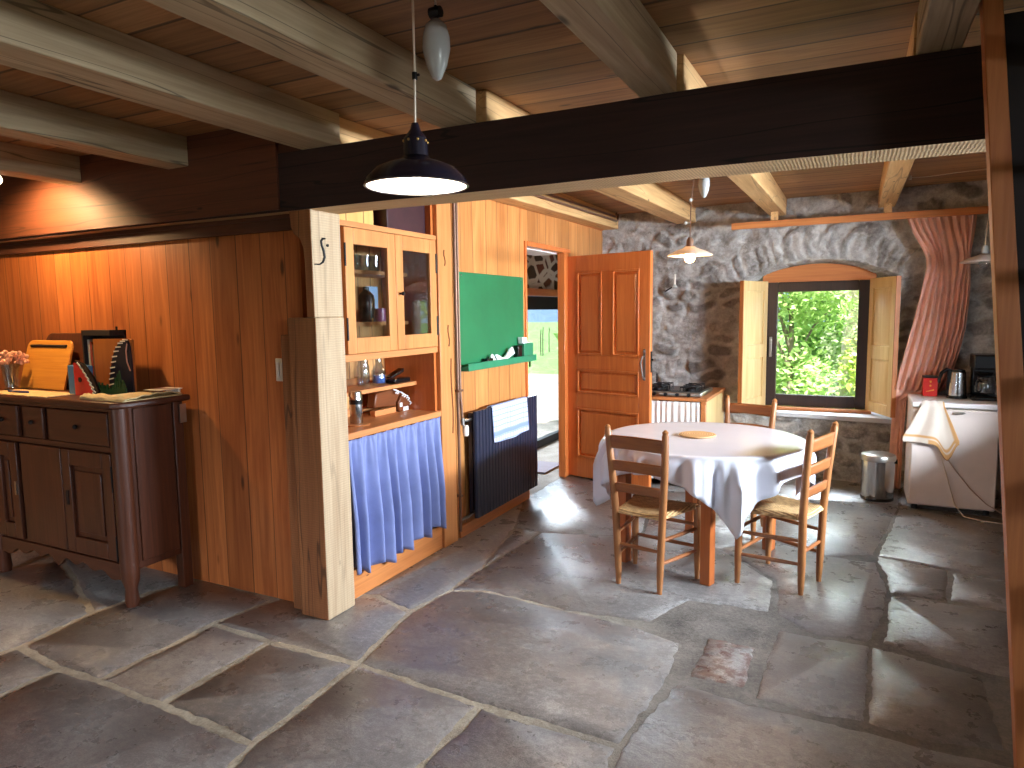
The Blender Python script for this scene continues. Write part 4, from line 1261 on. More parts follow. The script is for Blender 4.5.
b = MB(); b.hexa([(W + 0.03, 4.85, 1.301), (W + 0.07, 4.85, 1.301), (W + 0.07, 4.93, 1.301), (W + 0.03, 4.93, 1.301)], [(W + 0.03, 4.835, 1.352), (W + 0.07, 4.835, 1.352), (W + 0.07, 4.925, 1.345), (W + 0.03, 4.925, 1.345)])
o = b.build('chalk_box', M['chalk'], origin=(W + 0.05, 4.88, 1.301), bevel=0.002); tag(o, 'small white chalk box resting on the green tray block', 'box')

# ------------------------------------------------------------------ buffet
bf = thing('buffet', (-4.03, 2.44, 0), 'dark oak buffet with drawers and panelled doors against the board wall', 'buffet')
BX0, BX1, BY0, BY1 = -4.70, -3.385, 2.215, 2.60
b = MB()
b.box((BX0 + 0.06, BY0 + 0.03, 0.20), (BX1 - 0.02, BY1 - 0.01, 1.075))
b.box((BX0, BY1 - 0.06, 0.0), (BX0 + 0.06, BY1, 1.075)); b.box((BX1 - 0.065, BY1 - 0.06, 0.0), (BX1 - 0.005, BY1, 1.075))
b.build('body', M['oak'], bf, bevel=0.004)
for xc in (BX0 + 0.05, BX1 - 0.055):
    b = MB(); b.solid_lathe([(0.030, 0.0), (0.036, 0.03), (0.030, 0.10), (0.045, 0.15), (0.048, 0.22), (0.048, 1.075)], (xc, BY0 + 0.04, 0), 20); b.build('corner_post', M['oak'], bf)
b = MB()
poly = [(BX0 - 0.03, BY1 + 0.03), (BX1 + 0.03, BY1 + 0.03), (BX1 + 0.03, BY0 + 0.05), (BX1 + 0.012, BY0 + 0.005), (BX1 - 0.03, BY0 - 0.022), (BX0 + 0.03, BY0 - 0.022), (BX0 - 0.012, BY0 + 0.005), (BX0 - 0.03, BY0 + 0.05)]
b.prism(poly, 'z', 1.078, 1.112)
b.build('top_board', M['oak_h'], bf, bevel=0.010)
b = MB()
ap = [(BX0 + 0.09, 0.235), (BX1 - 0.09, 0.235)]
nn = 40
for i in range(nn + 1):
    u = i / nn; x = BX1 - 0.09 - (BX1 - BX0 - 0.18) * u
    z = 0.185 - 0.055 * (abs(2 * u - 1) ** 3) + 0.014 * math.cos(u * 2 * PI * 7) - 0.03 * math.exp(-((u - 0.5) / 0.05) ** 2)
    ap.append((x, z))
b.prism(ap, 'y', BY0 + 0.012, BY0 + 0.035)
b.build('apron', M['oak_h'], bf, bevel=0.002)
b = MB(); b.box((BX0 + 0.09, BY0 + 0.014, 0.84), (BX1 - 0.09, BY0 + 0.032, 0.868)); b.box((BX0 + 0.09, BY0 + 0.014, 1.055), (BX1 - 0.09, BY0 + 0.032, 1.078)); b.build('rail', M['oak_h'], bf, bevel=0.002)
for (x0, x1) in [(-4.605, -4.315), (-4.255, -4.065), (-4.015, -3.485)][0:3]:
    d_ = MB().box((x0, BY0 + 0.004, 0.872), (x1, BY0 + 0.030, 1.052)).build('drawer', M['oak_h'], bf, bevel=0.006)
    b = MB(); b.ball(((x0 + x1) / 2, BY0 - 0.006, 0.965), 0.013, 12, 8); b.tube([((x0 + x1) / 2, BY0 + 0.004, 0.965), ((x0 + x1) / 2, BY0 - 0.006, 0.965)], 0.006, 8); b.build('knob', M['oak_dark'], d_)
for (x0, x1, lk) in [(-4.605, -4.36, 1), (-3.92, -3.485, -1)]:
    b = MB()
    s = 0.075
    b.box((x0, BY0 + 0.004, 0.25), (x0 + s, BY0 + 0.028, 0.832)); b.box((x1 - s, BY0 + 0.004, 0.25), (x1, BY0 + 0.028, 0.832))
    b.box((x0 + s, BY0 + 0.004, 0.25), (x1 - s, BY0 + 0.028, 0.34)); b.box((x0 + s, BY0 + 0.004, 0.745), (x1 - s, BY0 + 0.028, 0.832))
    d_ = b.build('cabinet_door', M['oak'], bf, bevel=0.004)
    b = MB(); e = 0.03
    b.hexa([(x0 + s, BY0 + 0.022, 0.34), (x1 - s, BY0 + 0.022, 0.34), (x1 - s, BY0 + 0.03, 0.34), (x0 + s, BY0 + 0.03, 0.34)], [(x0 + s, BY0 + 0.022, 0.745), (x1 - s, BY0 + 0.022, 0.745), (x1 - s, BY0 + 0.03, 0.745), (x0 + s, BY0 + 0.03, 0.745)])
    b.box((x0 + s + e, BY0 + 0.012, 0.34 + e), (x1 - s - e, BY0 + 0.024, 0.745 - e))
    b.build('door_panel', M['oak'], d_, bevel=0.006)
    if lk < 0:
        for z in (0.32, 0.70):
            b = MB(); b.tube([(x1 + 0.006, BY0 + 0.004, z - 0.07), (x1 + 0.006, BY0 + 0.004, z + 0.07)], 0.006, 8); b.build('hinge', M['iron'], d_)
        b = MB(); b.box((x0 + 0.03, BY0 - 0.001, 0.52), (x0 + 0.05, BY0 + 0.006, 0.60)); b.build('keyhole_plate', M['oak_dark'], d_)
    else:
        b = MB(); b.box((x1 - 0.03, BY0 - 0.003, 0.52), (x1 - 0.012, BY0 + 0.006, 0.60)); b.build('keyhole_plate', M['steel_satin'], d_)
MB().box((-4.355, BY0 + 0.026, 0.25), (-4.325, BY0 + 0.0305, 0.832)).build('gap', M['oak_dark'], bf)
MB().box((-4.32, BY0 + 0.006, 0.25), (-3.93, BY0 + 0.030, 0.832)).build('middle_panel', M['oak'], bf, bevel=0.004)
b = MB(); b.box((BX1 - 0.02, BY0 + 0.09, 0.24), (BX1 - 0.008, BY1 - 0.07, 1.07)); b.build('side_panel', M['oak'], bf, bevel=0.004)
b = MB(); b.box((BX1 + 0.002, BY1 - 0.03, 0.955), (BX1 + 0.010, BY1 + 0.01, 1.06)); b.build('side_tab', M['steel_satin'], bf)

TZ = 1.1125
# vase with dried flowers
va = thing('flower_vase', (-4.66, 2.385, TZ), 'clear glass vase of dried pink flowers on the buffet beside the cutting board', 'vase')
b = MB(); b.lathe([(0.035, 0.0), (0.038, 0.004), (0.034, 0.02), (0.045, 0.12), (0.052, 0.16), (0.048, 0.16), (0.04, 0.12), (0.03, 0.022), (0.001, 0.02)], (-4.66, 2.385, TZ), 24); b.build('glass_body', M['jar_glass'], va)
rv = random.Random(3)
st_, fl_ = MB(), MB()
for i in range(26):
    a = rv.uniform(0, 2 * PI); r = rv.uniform(0.02, 0.105); z = TZ + rv.uniform(0.17, 0.255) - r * 0.25
    p = (-4.66 + r * math.cos(a), 2.385 + r * math.sin(a) * 0.8, z)
    st_.tube([(-4.66 + 0.015 * math.cos(a), 2.385 + 0.015 * math.sin(a), TZ + 0.03), ((-4.66 * 2 + p[0]) / 3 + 0.01 * math.cos(a), (2.385 * 2 + p[1]) / 3, TZ + 0.13), p], 0.0015, 5)
    for q in range(5):
        fl_.ball((p[0] + rv.uniform(-0.014, 0.014), p[1] + rv.uniform(-0.014, 0.014), p[2] + rv.uniform(-0.008, 0.012)), rv.uniform(0.008, 0.014), 8, 6)
st_.build('stems', M['dark_brown'], va)
fl_.build('flower_heads', plain('dried_pink_petals', lin(224, 168, 140), 0.8, var=0.25, scale=60, bump=0.5), va)

# two boards leaning on the wall
def lean_board(name, x0, x1, ybot, ytop, z0, z1, th, mat, label, cat, slot=False, r=0.03):
    b = MB()
    n = 5
    pl = [(x0, z0), (x1, z0)]
    for i in range(n + 1):
        a = PI / 2 * i / n; pl.append((x1 - r + r * math.cos(a), z1 - r + r * math.sin(a)))
    for i in range(n + 1):
        a = PI / 2 + PI / 2 * i / n; pl.append((x0 + r + r * math.cos(a), z1 - r + r * math.sin(a)))
    N = len(pl)
    def P(p, o_):
        t_ = (p[1] - z0) / (z1 - z0)
        return (p[0], ybot + (ytop - ybot) * t_ + o_, p[1])
    b.add([P(p, 0) for p in pl] + [P(p, th) for p in pl], [list(range(N)), list(range(N, 2 * N))[::-1]] + [(i, (i + 1) % N, N + (i + 1) % N, N + i) for i in range(N)])
    o_ = b.build(name, mat, origin=((x0 + x1) / 2, ybot, z0), bevel=0.004)
    tag(o_, label, cat)
    if slot:
        zz = z1 - 0.035; t_ = (zz - z0) / (z1 - z0); yy = ybot + (ytop - ybot) * t_ - 0.0015
        b = MB(); b.tube([(x0 + 0.05, yy, zz), (x1 - 0.05, yy, zz)], 0.009, 8); b.build('handle_slot', M['oak_dark'], o_)
    return o_


lean_board('cutting_board', -4.745, -4.275, 2.47, 2.55, TZ, 1.412, 0.015, wood('yellow_board', lin(226, 160, 66), lin(190, 118, 40), 'x', 'z', None, 0.45), 'yellow wooden cutting board with a slot handle leaning on the wall', 'cutting board', slot=True, r=0.05)
lean_board('serving_tray', -4.67, -4.21, 2.535, 2.625, TZ, 1.455, 0.018, M['oak'], 'dark wooden tray leaning behind the yellow cutting board', 'tray', slot=False, r=0.05)

# painted wooden magazine box
mg = thing('magazine_box', (-3.78, 2.42, TZ), 'painted wooden magazine box with grass and striped bird wing on the buffet', 'magazine box')
zb = TZ
gy = 2.36
b = MB(); b.prism([(-3.935, zb), (-3.595, zb), (-3.595, zb + 0.312), (-3.62, zb + 0.318), (-3.935, zb + 0.315)], 'y', gy + 0.10, gy + 0.115)
b.build('brown_panel', wood('painted_brown_panel', lin(176, 104, 44), lin(150, 82, 34), 'z', 'x', None, 0.45), mg)
b = MB(); b.box((-4.04, gy + 0.01, zb), (-3.60, gy + 0.20, zb + 0.01)); b.box((-4.04, gy + 0.185, zb), (-3.78, gy + 0.20, zb + 0.36)); b.box((-4.04, gy + 0.10, zb + 0.335), (-3.78, gy + 0.20, zb + 0.365)); b.box((-4.04, gy + 0.10, zb), (-4.028, gy + 0.20, zb + 0.36))
b.tube([(-3.79, gy + 0.15, zb + 0.36), (-3.79, gy + 0.15, zb + 0.385)], 0.006, 8)
b.build('case', M['oak_dark'], mg)
b = MB(); b.prism([(-4.035, zb), (-3.95, zb), (-3.95, zb + 0.160), (-4.035, zb + 0.168)], 'y', gy + 0.004, gy + 0.095)
b.build('blue_panel', plain('blue_paint', lin(70, 116, 160), 0.45), mg)
DX = 0.010
b = MB(); b.prism([(x + DX, z) for x, z in [(-3.97, zb), (-3.83, zb), (-3.80, zb + 0.02), (-3.84, zb + 0.09), (-3.90, zb + 0.16), (-3.955, zb + 0.19), (-3.97, zb + 0.18)]], 'y', gy - 0.008, gy + 0.003)
b.build('red_panel', plain('red_paint', lin(206, 40, 34), 0.4), mg)
b = MB(); b.tube([(-3.915 + DX, gy - 0.012, zb + 0.09), (-3.915 + DX, gy - 0.006, zb + 0.09)], 0.014, 14); b.build('eye_dot', M['black_plastic'], mg)
b = MB(); b.prism([(x + DX, z) for x, z in [(-3.83, zb), (-3.765, zb), (-3.755, zb + 0.03), (-3.80, zb + 0.11), (-3.87, zb + 0.175), (-3.945, zb + 0.20), (-3.955, zb + 0.19), (-3.90, zb + 0.16), (-3.84, zb + 0.09), (-3.80, zb + 0.02)]], 'y', gy - 0.010, gy + 0.003)
b.build('striped_edge', M['black_plastic'], mg)
b = MB()
for i in range(8):
    t_ = i / 7; x = -3.80 - 0.12 * t_ ** 1.4 + DX; z = zb + 0.012 + 0.165 * t_
    b.prism([(x - 0.012, z + 0.006), (x - 0.006, z + 0.012), (x + 0.032 - 0.01 * t_, z - 0.010), (x + 0.028 - 0.01 * t_, z - 0.016)], 'y', gy - 0.0125, gy - 0.009)
b.build('stripe', M['paper'], mg)
wedge = [(-3.800, 0.02), (-3.795, 0.08), (-3.780, 0.14), (-3.760, 0.20), (-3.730, 0.255), (-3.690, 0.295), (-3.650, 0.312)]
b = MB(); b.prism([(x, zb + z) for x, z in wedge] + [(-3.615, zb + 0.308), (-3.600, zb + 0.27), (-3.594, zb + 0.20), (-3.592, zb + 0.02)], 'y', gy + 0.090, gy + 0.101); b.build('dark_wing', plain('navy_paint', lin(22, 24, 40), 0.4), mg)
b = MB()
for i in range(12):
    t_ = i / 11 * (len(wedge) - 1.001); k = int(t_); q_ = t_ - k
    x = wedge[k][0] + (wedge[k + 1][0] - wedge[k][0]) * q_; z = zb + wedge[k][1] + (wedge[k + 1][1] - wedge[k][1]) * q_
    if z < zb + 0.05:
        continue
    b.prism([(x - 0.002, z - 0.003), (x - 0.002, z + 0.005), (x + 0.040, z + 0.014 - 0.001 * i), (x + 0.040, z + 0.008 - 0.001 * i)], 'y', gy + 0.087, gy + 0.091)
b.build('feather_mark', M['paper'], mg)
b = MB(); b.tube([(-3.615, gy + 0.088, zb + 0.29), (-3.628, gy + 0.088, zb + 0.25), (-3.626, gy + 0.088, zb + 0.19), (-3.603, gy + 0.088, zb + 0.14)], 0.004, 6)
b.build('wing_outline', plain('pink_line', lin(206, 150, 130), 0.5), mg)
b = MB()
rg_ = random.Random(5)
gp = [(-3.86, zb)]
x = -3.86
while x < -3.60:
    w_ = rg_.uniform(0.016, 0.030); h_ = 0.045 + 0.03 * rg_.random() + (0.085 * (1 - abs(x + 3.655) / 0.06) if abs(x + 3.655) < 0.06 else 0.0)
    gp += [(x, zb + 0.030), (x + w_ * 0.6, zb + h_)]
    x += w_
gp += [(-3.585, zb + 0.045), (-3.585, zb)]
b.prism(gp, 'y', gy + 0.040, gy + 0.050); b.build('grass_front', plain('dark_green_paint', lin(34, 74, 38), 0.5), mg)
for i, (cx_, cc_) in enumerate([(-4.010, (196, 188, 176)), (-3.988, (150, 60, 44)), (-3.965, (96, 84, 70)), (-3.942, (60, 84, 70)), (-3.918, (206, 160, 60))]):
    b = MB(); b.box((cx_ - 0.009, gy + 0.118, zb + 0.011), (cx_ + 0.009, gy + 0.184, zb + 0.31 - 0.014 * i))
    o = b.build('booklet', plain('booklet_%d' % i, lin(*cc_), 0.6), origin=(cx_, gy + 0.14, zb + 0.011))
    tag(o, ['grey white booklet, first from the blue side, inside the painted magazine box', 'rust red booklet inside the painted magazine box', 'brown booklet in the middle of the painted magazine box', 'green booklet inside the painted magazine box', 'yellow booklet next to the brown panel of the magazine box'][i], 'booklet', 'booklets in the painted magazine box')
# cloths and paper
b = MB()
def fc(u, v):
    x = -3.72 + 0.36 * u; y = 2.235 + (0.09 + 0.25 * min(1, max(0, (u - 0.62) / 0.1))) * v + 0.012 * (u - 0.5)
    return (x, y, TZ + 0.006 + 0.018 * math.sin(PI * min(1, max(0, v * 1.02))) ** 0.4 + 0.004 * math.sin(u * 17 + v * 5) + 0.003 * math.sin(v * 26))
b.grid(fc, 30, 24)
b.grid(lambda u, v: (-3.73 + 0.37 * u, 2.232 + (0.095 + 0.25 * min(1, max(0, (u - 0.64) / 0.1))) * v, TZ + 0.004 + 0.001 * math.sin(u * 12)), 40, 10)
o = b.build('folded_cloth', M['newsprint'], origin=(-3.54, 2.40, TZ), smooth=80, solid=0.005); tag(o, 'cream folded cloth with a rumpled edge in front of the magazine box on the buffet', 'cloth')
b = MB(); b.box((-4.62, 2.21, TZ), (-3.99, 2.40, TZ + 0.004)); o = b.build('paper_sheet', plain('cream_paper', lin(226, 196, 146), 0.7), origin=(-4.3, 2.3, TZ)); tag(o, 'cream paper lying under the pen in front of the boards', 'paper')
b = MB(); b.tube([(-4.50, 2.285, TZ + 0.010), (-4.31, 2.29, TZ + 0.010)], 0.006, 10); o = b.build('pen', plain('blue_pen', lin(50, 60, 120), 0.4), origin=(-4.4, 2.29, TZ + 0.004)); tag(o, 'blue pen on the cream paper', 'pen')
b = MB(); b.box((-3.52, 2.46, TZ + 0.034), (-3.38, 2.60, TZ + 0.037)); b.box((-3.50, 2.585, TZ), (-3.40, 2.60, TZ + 0.035)); o = b.build('paper_sheet', M['paper'], origin=(-3.45, 2.53, TZ)); tag(o, 'white paper lying behind the cream cloth against the wall', 'paper')

# light switch
sw = thing('light_switch', (-2.645, 2.60, 1.26), 'pale double light switch on the board by the post', 'switch')
b = MB(); b.box((-2.712, YB - 0.014, 1.205), (-2.645, YB - 0.001, 1.325)); b.build('plate', M['plastic_white'], sw, bevel=0.004)
b = MB(); b.box((-2.700, YB - 0.02, 1.225), (-2.682, YB - 0.013, 1.305)); b.box((-2.677, YB - 0.02, 1.225), (-2.659, YB - 0.013, 1.305)); b.build('rocker', M['white'], sw, bevel=0.002)


# ------------------------------------------------------------------ lamps
def counterweight(root, c, h, r, mat, top):
    b = MB(); x, y, z = c
    prof = [(0.004, -h), (r * 0.35, -h * 0.92), (r * 0.75, -h * 0.5), (r, 0.05 * h), (r * 0.97, 0.35 * h), (r * 0.97, 0.42 * h), (r * 0.75, 0.8 * h), (r * 0.3, h), (0.004, h)]
    b.solid_lathe(prof, c, 24); b.build('counterweight', mat, root)
    b = MB(); b.tube([(x - 0.018, y, z + h + 0.02), (x + 0.018, y, z + h + 0.02)], 0.016, 12); b.tube([(x, y, z + h - 0.01), (x, y, z + h + 0.04)], 0.005, 6); b.build('pulley', M['iron'], root)
    b = MB(); b.tube([(x, y, z + h + 0.03), (x, y, top)], 0.003, 6); b.build('weight_cord', M['cord_white'], root)


lp = thing('pendant_lamp', (-1.19, 1.755, 1.92), 'dark enamel pendant lamp with a porcelain counterweight in front of the beam', 'lamp')
lx, ly, lz = -1.19, 1.755, 1.925
b = MB(); b.lathe([(0.152, 0.0), (0.156, 0.004), (0.148, 0.022), (0.118, 0.052), (0.075, 0.070), (0.046, 0.076), (0.038, 0.088)], (lx, ly, lz), 48); b.build('shade', M['enamel_dark'], lp, solid=0.002, smooth=60)
b = MB(); b.lathe([(0.149, 0.002), (0.143, 0.020), (0.114, 0.047), (0.073, 0.064), (0.045, 0.070), (0.002, 0.072)], (lx, ly, lz), 48); b.build('shade_lining', plain('white_enamel_lining', lin(250, 246, 238), 0.4, var=0.01), lp, smooth=60)
b = MB(); b.solid_lathe([(0.037, 0.084), (0.035, 0.14), (0.028, 0.15), (0.016, 0.165), (0.010, 0.185)], (lx, ly, lz), 24); b.build('socket', M['enamel_dark'], lp)
b = MB()
for k in range(8):
    a = 2 * PI * k / 8; b.ball((lx + 0.0355 * math.cos(a), ly + 0.0355 * math.sin(a), lz + 0.132), 0.0042, 8, 6)
b.build('vent_hole', M['brass'], lp)
b = MB(); b.ball((lx, ly, lz + 0.045), 0.022, 20, 12); b.build('bulb', M['bulb_white'], lp)
b = MB(); b.tube([(lx, ly, lz + 0.18), (lx - 0.003, ly + 0.01, 2.25), (lx - 0.004, ly + 0.012, 2.479)], 0.0035, 8); b.build('cord', M['cord_white'], lp)
b = MB(); b.tube([(lx - 0.003, ly + 0.01, 2.238), (lx - 0.003, ly + 0.01, 2.258)], 0.008, 8); b.tube([(lx - 0.003, ly + 0.01, 2.25), (lx + 0.012, ly + 0.012, 2.25)], 0.004, 6); b.build('cord_clip', M['iron'], lp)
counterweight(lp, (-1.156, 1.83, 2.335), 0.088, 0.042, M['porcelain'], 2.479)
lamp('pendant_lamp_light', 'POINT', (lx, ly, lz + 0.034), 8, (1.0, 0.86, 0.70), shadow_soft_size=0.03)

lq = thing('pendant_lamp', (-0.968, 4.50, 1.86), 'white pleated glass pendant lamp with a lit bulb over the dining table', 'lamp')
qx, qy, qz = -0.968, 4.50, 1.893
b = MB(); b.lathe([(0.140, 0.0), (0.132, 0.008), (0.085, 0.030), (0.045, 0.044), (0.026, 0.056)], (qx, qy, qz), 96, 0, 0.018, 24); b.build('shade', M['opal'], lq, solid=0.003, smooth=60)
b = MB(); b.solid_lathe([(0.022, 0.045), (0.022, 0.095), (0.012, 0.115)], (qx, qy, qz), 20); b.build('socket', M['copper'], lq)
b = MB(); b.ball((qx, qy, qz - 0.008), 0.034, 20, 12, sz=1.15); b.build('bulb', M['bulb_warm'], lq)
b = MB(); b.tube([(qx, qy, qz + 0.11), (qx + 0.002, qy, 2.15), (qx + 0.004, qy + 0.01, 2.25), (qx + 0.03, qy + 0.03, 2.51)], 0.0035, 8); b.build('cord', M['copper'], lq)
b = MB(); b.tube([(qx, qy, 2.232), (qx, qy, 2.25)], 0.010, 8); b.tube([(qx, qy, 2.24), (qx + 0.02, qy, 2.242)], 0.004, 6); b.build('cord_clip', M['porcelain'], lq)
b = MB(); b.ball((qx - 0.03, qy, 2.10), 0.012, 10, 8); b.tube([(qx, qy, 2.10), (qx - 0.03, qy, 2.10)], 0.004, 6); b.build('cord_adjuster', M['porcelain'], lq)
counterweight(lq, (-0.90, 4.58, 2.335), 0.075, 0.036, M['porcelain'], 2.515)
lamp('kitchen_lamp_light', 'POINT', (qx, qy, qz - 0.07), 17, (1.0, 0.62, 0.32), shadow_soft_size=0.035)

lr = thing('pendant_lamp', (0.82, 6.07, 1.83), 'unlit white pleated glass pendant lamp above the fridge', 'lamp')
rx, ry, rz_ = 0.822, 6.07, 1.862
b = MB(); b.lathe([(0.150, 0.0), (0.142, 0.008), (0.092, 0.032), (0.048, 0.048), (0.026, 0.060)], (rx, ry, rz_), 96, 0, 0.018, 24); b.build('shade', M['opal'], lr, solid=0.003, smooth=60)
b = MB(); b.solid_lathe([(0.022, 0.05), (0.022, 0.10), (0.012, 0.12)], (rx, ry, rz_), 20); b.build('socket', M['porcelain'], lr)
b = MB(); b.ball((rx, ry, rz_ - 0.012), 0.036, 20, 12, sz=1.1); b.build('bulb', M['jar_glass'], lr)
b = MB(); b.tube([(rx, ry, rz_ + 0.115), (rx + 0.01, ry, 2.2), (rx + 0.02, ry + 0.02, 2.535)], 0.0035, 8); b.build('cord', M['cord_white'], lr)
b = MB(); b.tube([(0.33, 6.10, 2.515), (0.45, 6.02, 2.50), (0.62, 5.95, 2.50), (rx + 0.02, ry + 0.02, 2.53)], 0.003, 6); b.tube([(0.33, 6.1, 2.55), (0.33, 6.1, 2.50)], 0.012, 8); b.build('swag_cord', M['cord_white'], lr)

ll = thing('spot_lamp', (-4.32, 2.18, 2.29), 'lit spot lamp under the joists above the buffet', 'lamp')
b = MB(); b.ball((-4.285, 2.205, 2.318), 0.032, 16, 10); b.build('bulb', M['bulb_orange'], ll)
b = MB(); b.tube([(-4.32, 2.15, 2.335), (-4.33, 2.12, 2.40), (-4.33, 2.12, 2.479)], [0.03, 0.022, 0.02], 12); b.build('socket', M['iron'], ll)
lamp('buffet_lamp_light', 'SPOT', (-4.30, 2.20, 2.27), 64, (1.0, 0.64, 0.30), target=(-4.36, 2.9, 1.5), spot_size=math.radians(144), spot_blend=0.55, shadow_soft_size=0.03)

# small wall fitting above the stove
wf = thing('wall_hook', (-1.61, 6.82, 1.78), 'small white fitting with a dark arm on the stone wall above the stove', 'wall hook')
b = MB(); b.solid_lathe([(0.012, 0), (0.008, 0.05), (0.008, 0.11)], (-1.605, 6.80, 1.785), 10); b.build('stem', M['plastic_white'], wf)
b = MB(); b.solid_lathe([(0.03, 0), (0.012, 0.03)], (-1.605, 6.80, 1.765), 14); b.build('cup', M['porcelain'], wf)
b = MB(); b.tube([(-1.62, 6.80, 1.775), (-1.68, 6.82, 1.745), (-1.74, 6.90, 1.72)], 0.007, 8); b.build('arm', M['iron'], wf)

# ------------------------------------------------------------------ table, cloth, trivet
tb = thing('dining_table', (-0.84, 4.33, 0), 'round dining table with square orange legs under the cloth', 'table')
tc = Vector((-0.84, 4.33))
TR = 0.60
b = MB(); b.solid_lathe([(TR - 0.01, 0.715), (TR, 0.722), (TR, 0.74), (TR - 0.008, 0.745)], (tc.x, tc.y, 0), 64); b.build('tabletop', M['table'], tb)
ta = math.radians(-17.5); ux = Vector((math.cos(ta), math.sin(ta))); uy = Vector((-ux.y, ux.x))
LEGC = [Vector((-0.705, 3.84)), Vector((-1.238, 3.995)), Vector((-0.455, 4.575)), Vector((-0.985, 4.73))]
for lc in LEGC:
    hw = 0.031
    cs = [lc + ux * a_ + uy * b_ for a_, b_ in ((-hw, -hw), (hw, -hw), (hw, hw), (-hw, hw))]
    MB().hexa([(p.x, p.y, 0.0) for p in cs], [(p.x, p.y, 0.716) for p in cs]).build('leg', M['table'], tb, bevel=0.004)
b = MB()
for i, j in ((0, 1), (1, 3), (3, 2), (2, 0)):
    p, q = LEGC[i], LEGC[j]; d = (q - p).normalized(); nrm = Vector((-d.y, d.x)) * 0.011
    cs = [p - nrm, q - nrm, q + nrm, p + nrm]
    b.hexa([(v.x, v.y, 0.63) for v in cs], [(v.x, v.y, 0.715) for v in cs])
b.build('apron', M['table'], tb)

ca = math.radians(-63)           # the front corner of the square cloth
AH = 0.718
b = MB()
NTH = 240
rows_ = [0.0, 0.15, 0.3, 0.45, TR - 0.03, TR, TR + 0.012]
drops = [0.03, 0.07, 0.14, 0.22, 0.31, 0.41, 0.52, 0.64, 0.76, 0.88, 1.0]
vs = []
for r in rows_:
    for k in range(NTH):
        a = 2 * PI * k / NTH
        z = 0.749 if r <= TR else 0.744
        vs.append((tc.x + r * math.cos(a), tc.y + r * math.sin(a), z))
for dn in drops:
    for k in range(NTH):
        a = 2 * PI * k / NTH
        q = a - ca + PI / 4
        e = AH / max(abs(math.cos(q)), abs(math.sin(q)))
        drop = max(0.10, e - TR) * 1.02
        s = drop * dn
        corner = max(0.0, (drop - 0.16) / 0.3)
        fold = (0.020 + 0.034 * corner) * (math.sin(a * 22 + 1.4 * math.sin(a * 3)) + 0.4 * math.sin(a * 41 + 2 * math.sin(a * 5))) * min(1, dn * 2.6) * min(1, drop / 0.14)
        flare = 0.02 + 0.10 * s - 0.05 * corner * dn
        r = TR + 0.012 + flare * min(1, dn * 4) * 0.8 + fold
        vs.append((tc.x + r * math.cos(a), tc.y + r * math.sin(a), 0.742 - s))
nr_ = len(rows_) + len(drops)
fs = []
for i in range(nr_ - 1):
    for k in range(NTH):
        k2 = (k + 1) % NTH
        fs.append((i * NTH + k, i * NTH + k2, (i + 1) * NTH + k2, (i + 1) * NTH + k))
b.add(vs, fs)
o = b.build('tablecloth', M['oilcloth'], origin=(tc.x, tc.y, 0.36), smooth=80, solid=0.003)
tag(o, 'pale lilac grey tablecloth hanging in folds over the round table', 'tablecloth')
b = MB(); b.solid_lathe([(0.105, 0), (0.115, 0.005), (0.112, 0.012), (0.09, 0.013)], (-0.875, 4.36, 0.7515), 40)
o = b.build('trivet', M['straw'], origin=(-0.875, 4.36, 0.7515)); tag(o, 'round woven straw trivet on the tablecloth', 'trivet')


